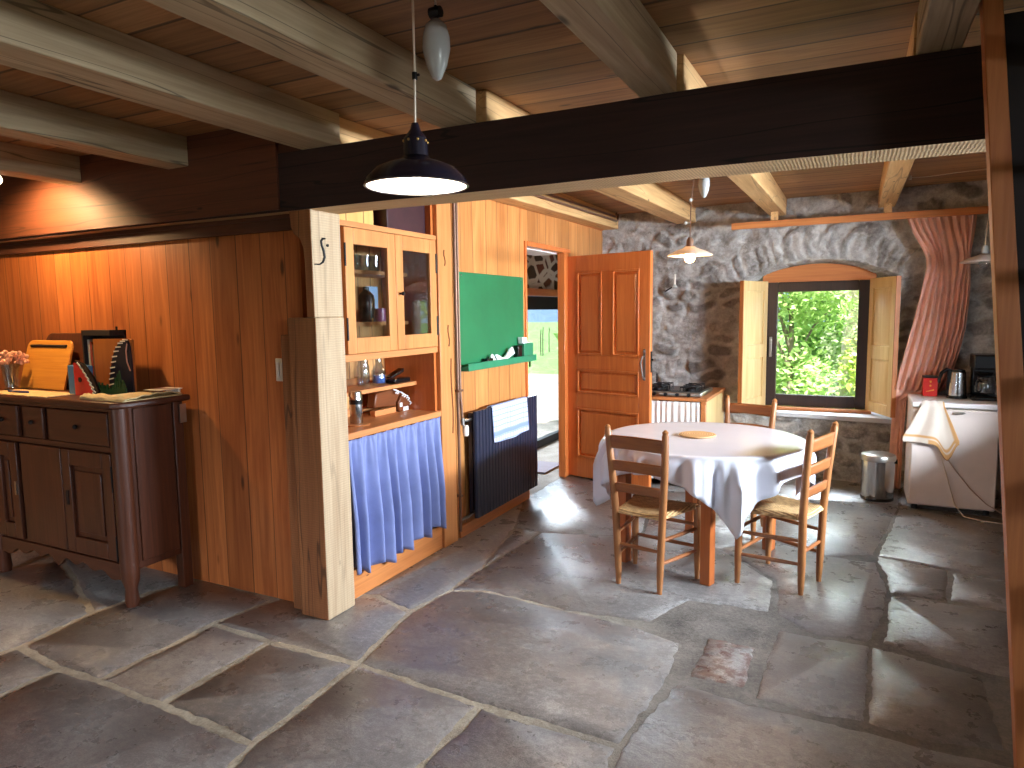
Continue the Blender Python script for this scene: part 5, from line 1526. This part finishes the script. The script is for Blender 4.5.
# ------------------------------------------------------------------ chairs
def make_chair():
    ch = thing('dining_chair', (0, 0, 0), '', 'chair', 'rush seated chairs round the dining table', local=True)
    FWH, BWH = 0.200, 0.128
    yf, yb = 0.165, -0.165
    for s in (-1, 1):
        b = MB(); b.tube([(s * FWH, yf, 0), (s * FWH, yf, 0.05), (s * FWH, yf - 0.002, 0.16), (s * (FWH - 0.004), yf - 0.004, 0.42), (s * (FWH - 0.004), yf - 0.004, 0.432)], [0.013, 0.016, 0.020, 0.020, 0.017], 14); b.build('front_leg', M['chair'], ch)
        b = MB(); b.tube([(s * BWH, yb, 0), (s * BWH, yb, 0.05), (s * (BWH + 0.004), yb - 0.002, 0.18), (s * (BWH + 0.016), yb - 0.006, 0.43), (s * (BWH + 0.032), yb - 0.020, 0.66), (s * (BWH + 0.046), yb - 0.042, 0.885), (s * (BWH + 0.0462), yb - 0.043, 0.895), (s * (BWH + 0.0468), yb - 0.044, 0.908), (s * (BWH + 0.047), yb - 0.045, 0.92)],
                         [0.013, 0.017, 0.021, 0.021, 0.021, 0.019, 0.015, 0.017, 0.006], 14); b.build('back_post', M['chair'], ch)
    def post(z):
        t_ = (z - 0.43) / 0.455
        return BWH + 0.016 + 0.030 * t_, yb - 0.006 - 0.036 * max(0, t_) ** 1.25
    for z, h in ((0.825, 0.072), (0.69, 0.058), (0.565, 0.05)):
        b = MB()
        w0, y0 = post(z)
        def sl(u, v, z=z, h=h):
            w_, y_ = post(z + h * (v - 0.5))
            x = w_ * (2 * u - 1)
            return (x, y_ - 0.014 * (1 - (2 * u - 1) ** 2), z + h * (v - 0.5) + 0.006 * (1 - (2 * u - 1) ** 2))
        b.grid(sl, 14, 4)
        b.build('back_slat', M['chair_h'], ch, solid=0.013, smooth=60)
    b = MB()
    def R_(p, q, r=0.0105):
        p = Vector(p); q = Vector(q); b.tube([p, p.lerp(q, 0.12), p.lerp(q, 0.5), p.lerp(q, 0.88), q], [r * 0.75, r * 0.95, r * 1.1, r * 0.95, r * 0.75], 10)
    for z in (0.17, 0.30):
        R_((-FWH, yf, z + 0.02), (FWH, yf, z + 0.02))
        for s in (-1, 1):
            R_((s * FWH, yf, z), (s * (BWH + 0.006), yb, z))
    R_((-BWH, yb, 0.235), (BWH, yb, 0.235))
    b.build('rung', M['chair_h'], ch)
    b = MB()
    N_ = 20
    def top(u, v):
        y = yb - 0.015 + (yf - yb + 0.035) * v
        w_ = (BWH + 0.012) + (FWH + 0.008 - BWH - 0.012) * v
        x = w_ * (2 * u - 1)
        e = max(abs(2 * u - 1), abs(2 * v - 1))
        z = 0.448 - 0.016 * (1 - (2 * u - 1) ** 2) * (1 - (2 * v - 1) ** 2 * 0.5) - 0.020 * max(0, (e - 0.86) / 0.14) ** 2
        return (x, y, z)
    b.grid(top, N_, N_)
    n0 = len(b.v)
    def bot(u, v):
        x, y, z = top(u, v)
        e = max(abs(2 * u - 1), abs(2 * v - 1))
        return (x * 0.985, y * 0.985, 0.405 + 0.012 * max(0, (e - 0.8) / 0.2) ** 2)
    b.grid(bot, N_, N_)
    w_ = N_ + 1
    ring = [i for i in range(N_)] + [j * w_ + N_ for j in range(N_)] + [N_ * w_ + N_ - i for i in range(N_)] + [(N_ - j) * w_ for j in range(N_)]
    for i in range(len(ring)):
        a_, c_ = ring[i], ring[(i + 1) % len(ring)]
        b.f.append([a_, c_, n0 + c_, n0 + a_]); b.mi.append(0)
    b.build('seat', M['rush'], ch, smooth=70)
    return ch


chairs = [((-1.002, 3.775), -12.0, 'rush seated ladder-back chair with its back to the camera, in front of the table'),
          ((-0.335, 4.07), 72.0, 'rush seated ladder-back chair seen from the side, turned towards the table from the fridge end'),
          ((-0.715, 4.93), 163.8, 'rush seated ladder-back chair behind the table by the window, facing the camera')]
ch0 = make_chair()
for i, (p, r, lb) in enumerate(chairs):
    c_ = ch0 if i == 0 else copy_thing(ch0)
    c_.location = (p[0], p[1], 0); c_.rotation_euler = (0, 0, math.radians(r)); c_['label'] = lb

# ------------------------------------------------------------------ stove cabinet
sv = thing('stove_cabinet', (-1.43, 6.25, 0), 'small wooden cabinet with a white pleated curtain carrying the gas hob', 'cabinet')
SX0, SX1, SY0, SY1 = -1.76, -1.105, 5.83, 6.74
b = MB(); b.box((SX0 - 0.01, SY0 - 0.015, 0.775), (SX1 + 0.012, SY1, 0.80)); b.build('top_board', M['trim_x'], sv, bevel=0.003)
for x in (SX0, SX1 - 0.022):
    MB().box((x, SY0 + 0.03, 0), (x + 0.022, SY1, 0.775)).build('side_panel', M['shutter'], sv)
for x in (SX0, SX1 - 0.04):
    MB().box((x, SY0, 0), (x + 0.04, SY0 + 0.04, 0.775)).build('corner_post', M['trim_y'], sv, bevel=0.003)
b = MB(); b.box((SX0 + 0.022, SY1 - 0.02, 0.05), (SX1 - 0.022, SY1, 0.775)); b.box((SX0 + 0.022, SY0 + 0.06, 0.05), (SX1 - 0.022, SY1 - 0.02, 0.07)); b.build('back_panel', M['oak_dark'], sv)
b = MB(); fq = pleats(11, 0.2)
b.grid(lambda u, v: (SX0 + 0.045 + (SX1 - SX0 - 0.09) * u, SY0 + 0.008 + (0.003 + 0.004 * v) * fq(u), 0.765 - 0.69 * v), 200, 16)
o = b.build('stove_curtain', M['white_curtain'], origin=(-1.43, SY0, 0.07), smooth=80, solid=0.002); tag(o, 'white pleated curtain on the front of the stove cabinet', 'curtain')
hb = thing('gas_hob', (-1.43, 6.25, 0.80), 'black and steel gas hob on top of the stove cabinet', 'hob')
MB().box((SX0 + 0.03, 5.90, 0.801), (SX1 - 0.05, 6.42, 0.835)).build('tray', M['steel_satin'], hb, bevel=0.008)
MB().box((SX0 + 0.06, 5.98, 0.8345), (SX1 - 0.08, 6.40, 0.839)).build('cooktop', M['black_plastic'], hb)
for cx_ in (-1.58, -1.29):
    for cy_ in (6.08, 6.30):
        b = MB(); b.solid_lathe([(0.04, 0.0), (0.04, 0.012), (0.028, 0.02)], (cx_, cy_, 0.839), 18); b.build('burner', M['iron'], hb)
        b = MB()
        for k in range(4):
            a = PI / 4 + PI / 2 * k
            b.tube([(cx_ + 0.10 * math.cos(a), cy_ + 0.10 * math.sin(a), 0.84), (cx_ + 0.10 * math.cos(a), cy_ + 0.10 * math.sin(a), 0.872), (cx_ + 0.02 * math.cos(a), cy_ + 0.02 * math.sin(a), 0.872)], 0.005, 6)
        b.tube([(cx_ + 0.10 * math.cos(PI / 4 + PI / 2 * k), cy_ + 0.10 * math.sin(PI / 4 + PI / 2 * k), 0.868) for k in (0, 1, 2, 3, 0)], 0.005, 6)
        b.build('pan_grate', M['iron'], hb)
for k in range(5):
    b = MB(); x = SX0 + 0.10 + 0.10 * k; b.tube([(x, 5.90, 0.818), (x, 5.875, 0.818)], 0.015, 12); b.build('control_knob', M['black_plastic'], hb)
b = MB(); b.tube([(-1.66, 6.35, 0.873), (-1.66, 6.36, 0.95), (-1.64, 6.30, 0.885)], 0.006, 6); b.build('lighter_hook', M['iron'], hb)

# ------------------------------------------------------------------ fridge and what stands on it
fg = thing('fridge', (0.68, 6.2, 0), 'low white fridge with a draped towel, beside the peach curtain', 'fridge')
GX0, GX1, GY0, GY1, GZ = 0.402, 0.962, 5.94, 6.48, 0.835
MB().box((GX0 + 0.003, GY0 + 0.05, 0.03), (GX1 - 0.003, GY1, GZ - 0.035)).build('cabinet_body', M['fridge'], fg, bevel=0.006)
MB().box((GX0, GY0 - 0.004, GZ - 0.04), (GX1, GY1, GZ)).build('top_panel', M['white'], fg, bevel=0.008)
MB().box((GX0 + 0.004, GY0, 0.045), (GX1 - 0.004, GY0 + 0.045, GZ - 0.05)).build('door', M['fridge'], fg, bevel=0.010)
b = MB(); b.ball((0.705, GY0 - 0.002, 0.762), 0.04, 20, 10, sz=0.25); o = b.build('door_handle', M['steel_satin'], fg)
b = MB()
for k in range(5):
    b.box((0.475 + 0.011 * k, GY0 - 0.0065, 0.811), (0.483 + 0.011 * k, GY0 - 0.0035, 0.819))
b.build('badge', plain('grey_print', lin(90, 90, 100), 0.5), fg)
b = MB()
for x in (GX0 + 0.05, GX1 - 0.05):
    for y in (GY0 + 0.06, GY1 - 0.06):
        b.solid_lathe([(0.02, 0), (0.02, 0.035)], (x, y, 0), 12)
b.build('foot', M['rubber'], fg)

b = MB()
border = []
NU, NV = 40, 34
def ft(u, v):
    xl = 0.47 - 0.125 * min(1, v * 1.15) ** 1.1; xr = 0.60 + 0.11 * min(1, v * 1.1)
    x = xl + (xr - xl) * u
    bot = 0.535 - 0.02 * u - 0.11 * math.exp(-((u - 0.80) / 0.13) ** 2) + 0.03 * math.exp(-((u - 0.98) / 0.07) ** 2)
    z = 0.838 + (bot - 0.838) * v
    y = GY0 - 0.014 - 0.016 * v - 0.020 * (0.5 + 0.5 * math.sin(u * 13 + v * 1.5)) * min(1, v * 2) - (0.02 * math.exp(-((u - 0.78) / 0.1) ** 2) * v)
    if v < 0.08:
        y = GY0 + 0.05 * (1 - v / 0.08) - 0.014 * (v / 0.08)
        z = GZ + 0.004 + 0.006 * math.sin(u * 9) ** 2
    return (x, y, z)
b.grid(ft, NU, NV)
for j in range(NV + 1):
    for i in range(NU + 1):
        v = j / NV; u = i / NU
        border.append(1.0 if (0.80 < v < 0.87 or (v > 0.91 and u > 0.45) or u > 0.94) else 0.0)
b.attrs = {'border': border}
o = b.build('kitchen_towel', M['fridge_towel'], origin=(0.55, GY0, 0.42), smooth=80, solid=0.004); tag(o, 'cream towel with a straw border hanging over the front of the fridge', 'towel')
b = MB(); b.tube([(0.60, 5.912, 0.44), (0.63, 5.915, 0.34), (0.67, 5.92, 0.2), (0.70, 5.915, 0.08), (0.76, 5.87, 0.006), (0.86, 5.80, 0.006), (0.98, 5.78, 0.006), (1.08, 5.85, 0.006)], 0.004, 8)
o = b.build('power_cord', M['cord_white'], origin=(0.7, 5.9, 0)); tag(o, 'pale power cord curving down the fridge front onto the floor', 'cord')
b = MB(); b.tube([(0.62, 5.916, 0.46), (0.70, 5.922, 0.33), (0.80, 5.922, 0.2), (0.90, 5.922, 0.10), (0.99, 5.91, 0.05), (1.10, 5.95, 0.006)], 0.004, 8)
o = b.build('power_cord', plain('pinkish_cord', lin(190, 160, 144), 0.6), origin=(0.85, 5.92, 0)); tag(o, 'pinkish cord slanting to the right across the fridge front', 'cord')

b = MB(); b.box((0.498, 6.33, GZ), (0.598, 6.43, GZ + 0.145)); o = b.build('red_tin', M['red_tin'], origin=(0.548, 6.38, GZ), bevel=0.006); tag(o, 'red tin with gold marks standing on the fridge', 'tin')
b = MB(); b.box((0.496, 6.328, GZ + 0.146), (0.600, 6.432, GZ + 0.16)); b.build('lid', M['oak_dark'], o, bevel=0.004)
b = MB(); b.prism([(0.540, GZ + 0.125), (0.556, GZ + 0.125), (0.554, GZ + 0.112), (0.548, GZ + 0.105), (0.542, GZ + 0.112)], 'y', 6.327, 6.331); b.tube([(0.548, 6.327, GZ + 0.085), (0.548, 6.331, GZ + 0.085)], 0.007, 12)
for k in range(6):
    b.box((0.522 + 0.009 * k, 6.327, GZ + 0.036 + 0.002 * k), (0.529 + 0.009 * k, 6.331, GZ + 0.042 + 0.003 * k))
b.build('print', M['gold'], o)

kt = thing('electric_kettle', (0.725, 6.28, GZ), 'steel electric kettle with a black handle beside the coffee maker', 'kettle')
kx, ky = 0.722, 6.28
b = MB(); b.solid_lathe([(0.064, 0.022), (0.064, 0.05), (0.054, 0.20), (0.050, 0.205)], (kx, ky, GZ), 28); b.build('body', M['steel'], kt)
b = MB(); b.solid_lathe([(0.070, 0), (0.070, 0.016), (0.064, 0.021)], (kx, ky, GZ), 28); b.build('base', M['black_plastic'], kt)
b = MB(); b.solid_lathe([(0.051, 0.204), (0.046, 0.222), (0.02, 0.228)], (kx, ky, GZ), 24); b.build('lid', M['black_plastic'], kt)
b = MB(); b.tube([(kx - 0.04, ky, GZ + 0.212), (kx - 0.075, ky - 0.005, GZ + 0.222), (kx - 0.108, ky - 0.01, GZ + 0.195), (kx - 0.122, ky - 0.01, GZ + 0.15), (kx - 0.122, ky - 0.01, GZ + 0.115)], [0.012, 0.014, 0.014, 0.013, 0.010], 10); b.box((kx - 0.072, ky - 0.02, GZ + 0.02), (kx - 0.048, ky + 0.02, GZ + 0.21)); b.build('handle', M['black_plastic'], kt, bevel=0.003)

cm = thing('coffee_maker', (0.89, 6.25, GZ), 'black drip coffee maker with a glass jug on the fridge', 'coffee maker')
b = MB(); b.box((0.80, 6.13, GZ), (0.985, 6.38, GZ + 0.035)); b.build('base', M['black_plastic'], cm, bevel=0.010)
b = MB(); b.box((0.815, 6.30, GZ + 0.03), (0.975, 6.38, GZ + 0.335)); b.box((0.805, 6.15, GZ + 0.235), (0.985, 6.38, GZ + 0.345)); b.build('tower', M['black_plastic'], cm, bevel=0.012)
b = MB(); b.solid_lathe([(0.055, 0.21), (0.05, 0.20), (0.035, 0.185)], (0.895, 6.22, GZ), 20); b.build('filter_holder', M['black_plastic'], cm)
b = MB(); b.lathe([(0.05, 0.038), (0.066, 0.06), (0.070, 0.10), (0.058, 0.145), (0.052, 0.16), (0.055, 0.175), (0.049, 0.16), (0.055, 0.14), (0.066, 0.10), (0.062, 0.06), (0.001, 0.042)], (0.895, 6.215, GZ), 28); b.build('jug', M['cab_glass'], cm)
b = MB(); b.tube([(0.85, 6.165, GZ + 0.15), (0.825, 6.13, GZ + 0.14), (0.825, 6.13, GZ + 0.08), (0.85, 6.165, GZ + 0.065)], 0.008, 8); b.build('jug_handle', M['black_plastic'], cm)

# ------------------------------------------------------------------ pedal bin
pb = thing('pedal_bin', (0.20, 6.20, 0), 'steel pedal bin with a round lid between chair and fridge', 'bin')
px_, py_ = 0.20, 6.19
b = MB(); b.solid_lathe([(0.118, 0.02), (0.120, 0.03), (0.122, 0.32)], (px_, py_, 0), 40); b.build('body', M['steel'], pb)
b = MB(); b.solid_lathe([(0.122, 0.0), (0.122, 0.022)], (px_, py_, 0), 40); b.build('base_ring', M['black_plastic'], pb)
b = MB(); b.solid_lathe([(0.127, 0.322), (0.128, 0.352), (0.122, 0.366), (0.09, 0.376), (0.04, 0.380), (0.002, 0.381)], (px_, py_, 0), 40); b.build('lid', M['steel_satin'], pb)
b = MB(); b.box((px_ - 0.085, py_ - 0.145, 0.012), (px_ - 0.01, py_ - 0.09, 0.028)); b.build('pedal', M['black_plastic'], pb, bevel=0.004)
b = MB(); b.box((px_ + 0.115, py_ - 0.02, 0.30), (px_ + 0.136, py_ + 0.02, 0.33)); b.build('hinge', M['black_plastic'], pb)

# ------------------------------------------------------------------ pelmet and peach curtain
pm = thing('curtain_board', (-0.05, 6.41, 2.27), 'long orange board under the joists from which the peach curtain hangs', 'board')
MB().box((-1.015, 6.395, 2.245), (1.41, 6.42, 2.302)).build('board', M['trim_x'], pm, bevel=0.003)
for x in (-0.66, 0.20, 1.05):
    MB().box((x - 0.03, 6.421, 2.25), (x + 0.03, 6.44, 2.385)).build('hanger', M['joist_back'], pm)


KL = [(2.285, 0.335), (2.15, 0.385), (2.02, 0.455), (1.94, 0.488), (1.86, 0.492), (1.70, 0.470), (1.45, 0.425), (1.20, 0.372), (0.95, 0.322), (0.78, 0.300), (0.40, 0.292), (0.015, 0.29)]
KR = [(2.285, 0.822), (2.10, 0.815), (1.85, 0.808), (1.60, 0.800), (1.37, 0.785), (1.15, 0.745), (0.97, 0.70), (0.86, 0.66), (0.78, 0.40), (0.40, 0.385), (0.015, 0.385)]
def interp(tab, z):
    for (za, xa), (zb_, xb) in zip(tab, tab[1:]):
        if z <= za and z >= zb_:
            t_ = (za - z) / (za - zb_); t_ = t_ * t_ * (3 - 2 * t_) if False else t_
            return xa + (xb - xa) * t_
    return tab[-1][1]
b = MB()
NZ = 90
def pc(u, v):
    z = 2.285 - 2.27 * v
    xl, xr = interp(KL, z), interp(KR, z)
    # folds bunch up towards the left where the cloth is held
    s = u + 0.10 * math.sin(PI * u) * math.sin(v * 2.4)
    x = xl + (xr - xl) * s
    gath = math.exp(-((z - 1.93) / 0.16) ** 2)
    nf = 9 if z > 0.86 else 3
    f = math.sin(2 * PI * nf * u + 0.8 * math.sin(5 * u + 3 * v)) * (0.020 - 0.006 * gath)
    f += 0.03 * gath * math.exp(-((u - 0.12) / 0.12) ** 2)
    f *= min(1.0, 0.25 + (xr - xl) / 0.36)
    y = 6.52 - f - (0.02 * (1 - u) if z < 1.9 else 0.0)
    if z < 0.86:
        y = 6.52 - f * 0.6
    x += 0.018 * gath * math.sin(11 * u)
    return (x, y, z)
b.grid(pc, 200, NZ)
o = b.build('peach_curtain', M['peach'], origin=(0.5, 6.52, 0.015), smooth=80, solid=0.003)
tag(o, 'peach pink curtain swept to one side between window and fridge', 'curtain')
b = MB(); b.tube([(0.30, 6.52, 2.268), (0.86, 6.52, 2.268)], 0.006, 8)
for x in (0.32, 0.84):
    b.tube([(x, 6.52, 2.268), (x, 6.42, 2.268)], 0.005, 6)
b.build('curtain_rod', M['brass'], o)

# ------------------------------------------------------------------ attic stair at the right
la = thing('attic_stair', (0.46, 2.1, 0), 'steep wooden attic stair with an orange stringer in front of the dark beam', 'stair')
def stile(y0, y1, w0, w1):
    b = MB()
    xb, xt = 0.474, 0.258
    b.hexa([(xb, y0, 0), (xb + w0, y0, 0), (xb + w0, y1, 0), (xb, y1, 0)], [(xt, y0, 2.478), (xt + w1, y0, 2.478), (xt + w1, y1, 2.478), (xt, y1, 2.478)])
    return b.build('stringer', M['ladder'], la, bevel=0.003)
stile(2.26, 2.315, 0.068, 0.044); stile(1.50, 1.555, 0.068, 0.044)
b = MB()
b.hexa([(0.52, 2.32, 0), (1.41, 2.32, 0), (1.41, 2.34, 0), (0.52, 2.34, 0)], [(0.305, 2.32, 2.325), (1.41, 2.32, 2.325), (1.41, 2.34, 2.325), (0.305, 2.34, 2.325)])
b.build('shade_board', M['oak_dark'], la)  # dark board added to fill the unlit area beside the stringer
for k in range(8):
    z = 0.28 + 0.27 * k
    x = 0.474 + (0.258 - 0.474) * z / 2.478
    MB().box((x + 0.17, 1.555, z), (x + 0.31, 2.26, z + 0.028)).build('tread', M['oak_dark'], la)  # dark colour sinks the treads into the same shade

# ------------------------------------------------------------------ outdoors
b = MB()
b.hexa([(-120, -20, -0.5), (60, -20, -0.5), (60, 140, -0.5), (-120, 140, -0.5)], [(-120, -20, -0.14), (60, -20, -0.14), (60, 140, -0.14), (-120, 140, -0.14)])
m = NT('meadow_grass')
c = m.coord()
m.bsdf(m.ramp(m.noise(c, 1.5, 8, 0.7), [(0.3, lin(52, 88, 38)), (0.7, lin(80, 118, 56))]), 0.9)
structure(b.build('ground', m.m), 'sunlit green meadow outside the house', 'meadow')
b = MB(); b.box((-9.5, 4.0, -0.16), (-3.5, 16.0, -0.05))
structure(b.build('terrace', plain('pale_paving', lin(100, 100, 98), 0.85, var=0.25, scale=5)), 'pale paved terrace outside the porch door', 'terrace')
b = MB(); b.box((1.56, -9, -0.16), (11, 7.3, -0.06)); b.box((-11, -12, -0.16), (1.56, -3.2, -0.06))  # dark ground added out of view to cut green bounce indoors
structure(b.build('added_yard', plain('bounce_cutting_gravel', lin(96, 92, 88), 0.9, var=0.2, scale=8)), 'unseen yard on the far sides of the house', 'added_yard')
b = MB()
b.grid(lambda u, v: (-115 + 160 * u, 95 + 35 * v + 8 * math.sin(u * 6), -0.5 + (9.5 + 2.5 * math.sin(u * 7 + 1)) * math.sin(v * PI / 2)), 40, 8)
structure(b.build('hills', plain('hazy_hill', lin(44, 66, 90), 0.95, var=0.12, scale=0.1)), 'hazy blue hill beyond the meadow', 'hill')
for i, (x, y, h) in enumerate([(-10.78, 24.0, 0.86), (-10.69, 24.0, 0.95), (-11.30, 26.0, 0.88)]):
    b = MB(); b.tube([(x, y, -0.14), (x, y, 0.6), (x + 0.02, y, h)], [0.024, 0.022, 0.02], 8)
    o = b.build('fence_post', M['oak_dark'], origin=(x, y, -0.14))
    tag(o, ['left of the pair of fence posts seen through the doorway', 'right of the pair of fence posts seen through the doorway', 'lone fence post right of the pair, seen through the doorway'][i], 'post', 'fence posts in the meadow')


def leaf_mat(name, c1, c2):
    m = NT(name)
    c = m.coord()
    col = m.ramp(m.noise(c, 3.0, 4, 0.7), [(0.3, c1), (0.7, c2)])
    p = m.bsdf(col, 0.5)
    tl = m.n('ShaderNodeBsdfTranslucent'); m.put(tl.inputs[0], col)
    mx = m.n('ShaderNodeMixShader'); mx.inputs[0].default_value = 0.5
    m.t.links.new(p.outputs[0], mx.inputs[1]); m.t.links.new(tl.outputs[0], mx.inputs[2])
    m.t.links.new(mx.outputs[0], m.out.inputs[0])
    return m.m


M['bark'] = plain('grey_bark', lin(120, 112, 96), 0.9, var=0.3, scale=9)
LEAF = [leaf_mat('green_leaves', lin(120, 166, 84), lin(206, 228, 156)), leaf_mat('yellow_leaves', lin(164, 192, 84), lin(224, 230, 150)), leaf_mat('pale_leaves', lin(176, 192, 150), lin(228, 234, 208)), leaf_mat('deep_leaves', lin(120, 160, 96), lin(190, 214, 150))]


def shrub(name, x, y, r, h, nleaf, mat, label, cat, size=0.06, trunk=0.04, seed=1, z0=0.0, trunk_mat=None, group=None):
    rr = random.Random(seed)
    root = thing(name, (x, y, -0.14), label, cat, group)
    b = MB()
    b.tube([(x, y, -0.14), (x + 0.03, y, h * 0.4), (x - 0.02, y, h * 0.8)], [trunk, trunk * 0.8, trunk * 0.4], 8)
    for k in range(7):
        a = rr.uniform(0, 2 * PI); z = h * rr.uniform(0.2, 0.7)
        b.tube([(x, y, z), (x + r * 0.4 * math.cos(a), y + r * 0.4 * math.sin(a), z + 0.2 * h), (x + r * 0.8 * math.cos(a), y + r * 0.8 * math.sin(a), z + 0.3 * h)], [trunk * 0.5, trunk * 0.35, trunk * 0.15], 6)
    b.build('trunk', trunk_mat or M['dark_brown'], root)
    b = MB()
    clumps = [(rr.uniform(-1, 1), rr.uniform(-1, 1), rr.uniform(0, 1)) for _ in range(60)]
    vs = []; fs = []
    for i in range(nleaf):
        cxx, cyy, czz = clumps[rr.randrange(60)]
        d = max(1.0, math.hypot(cxx, cyy))
        p = Vector((x + cxx / d * r * 0.85 + rr.gauss(0, r * 0.16), y + cyy / d * r * 0.85 + rr.gauss(0, r * 0.16), z0 + czz * (h - z0) + rr.gauss(0, h * 0.05)))
        s = size * rr.uniform(0.6, 1.3)
        a = Vector((rr.gauss(0, 1), rr.gauss(0, 1), rr.gauss(0, 0.6))).normalized(); u_ = a.cross(Vector((rr.gauss(0, 1), rr.gauss(0, 1), 1))).normalized()
        w_ = a.cross(u_).normalized()
        n0 = len(vs)
        vs += [p - a * s, p + u_ * s * 0.42 + w_ * s * 0.08, p + a * s, p - u_ * s * 0.42 + w_ * s * 0.08]
        fs.append((n0, n0 + 1, n0 + 2, n0 + 3))
    b.add(vs, fs)
    b.build('foliage', mat, root, fix=False)
    return root


shrub('garden_shrub', -0.75, 9.3, 0.75, 3.0, 7000, LEAF[0], 'leafy green shrub in the left half of the window view', 'shrub', 0.055, seed=2, trunk_mat=M['bark'])
shrub('garden_shrub', 0.75, 10.2, 0.85, 3.2, 6000, LEAF[1], 'yellow green shrub at the right of the window view', 'shrub', 0.055, seed=4, trunk_mat=M['bark'])
shrub('garden_tree', -0.05, 10.6, 0.40, 3.8, 5000, LEAF[2], 'pale trunked tree wrapped in whitish leaves in the middle of the window view', 'tree', 0.045, trunk=0.16, seed=6, trunk_mat=plain('pale_bark', lin(206, 196, 176), 0.9, var=0.3, scale=9))
for i, xx in enumerate([-3.4, -1.5, 0.5, 2.6]):
    shrub('hedge_bush', xx, 13.0 + 0.4 * (i % 2), 1.5, 4.6, 4200, LEAF[3 if i % 2 else 0], ['deep hedge bush farthest left outside the window', 'green hedge bush behind the left shrub outside', 'deep green hedge bush behind the pale tree outside', 'green hedge bush farthest right outside the window'][i], 'bush', 0.15, seed=20 + i, group='hedge behind the garden shrubs')
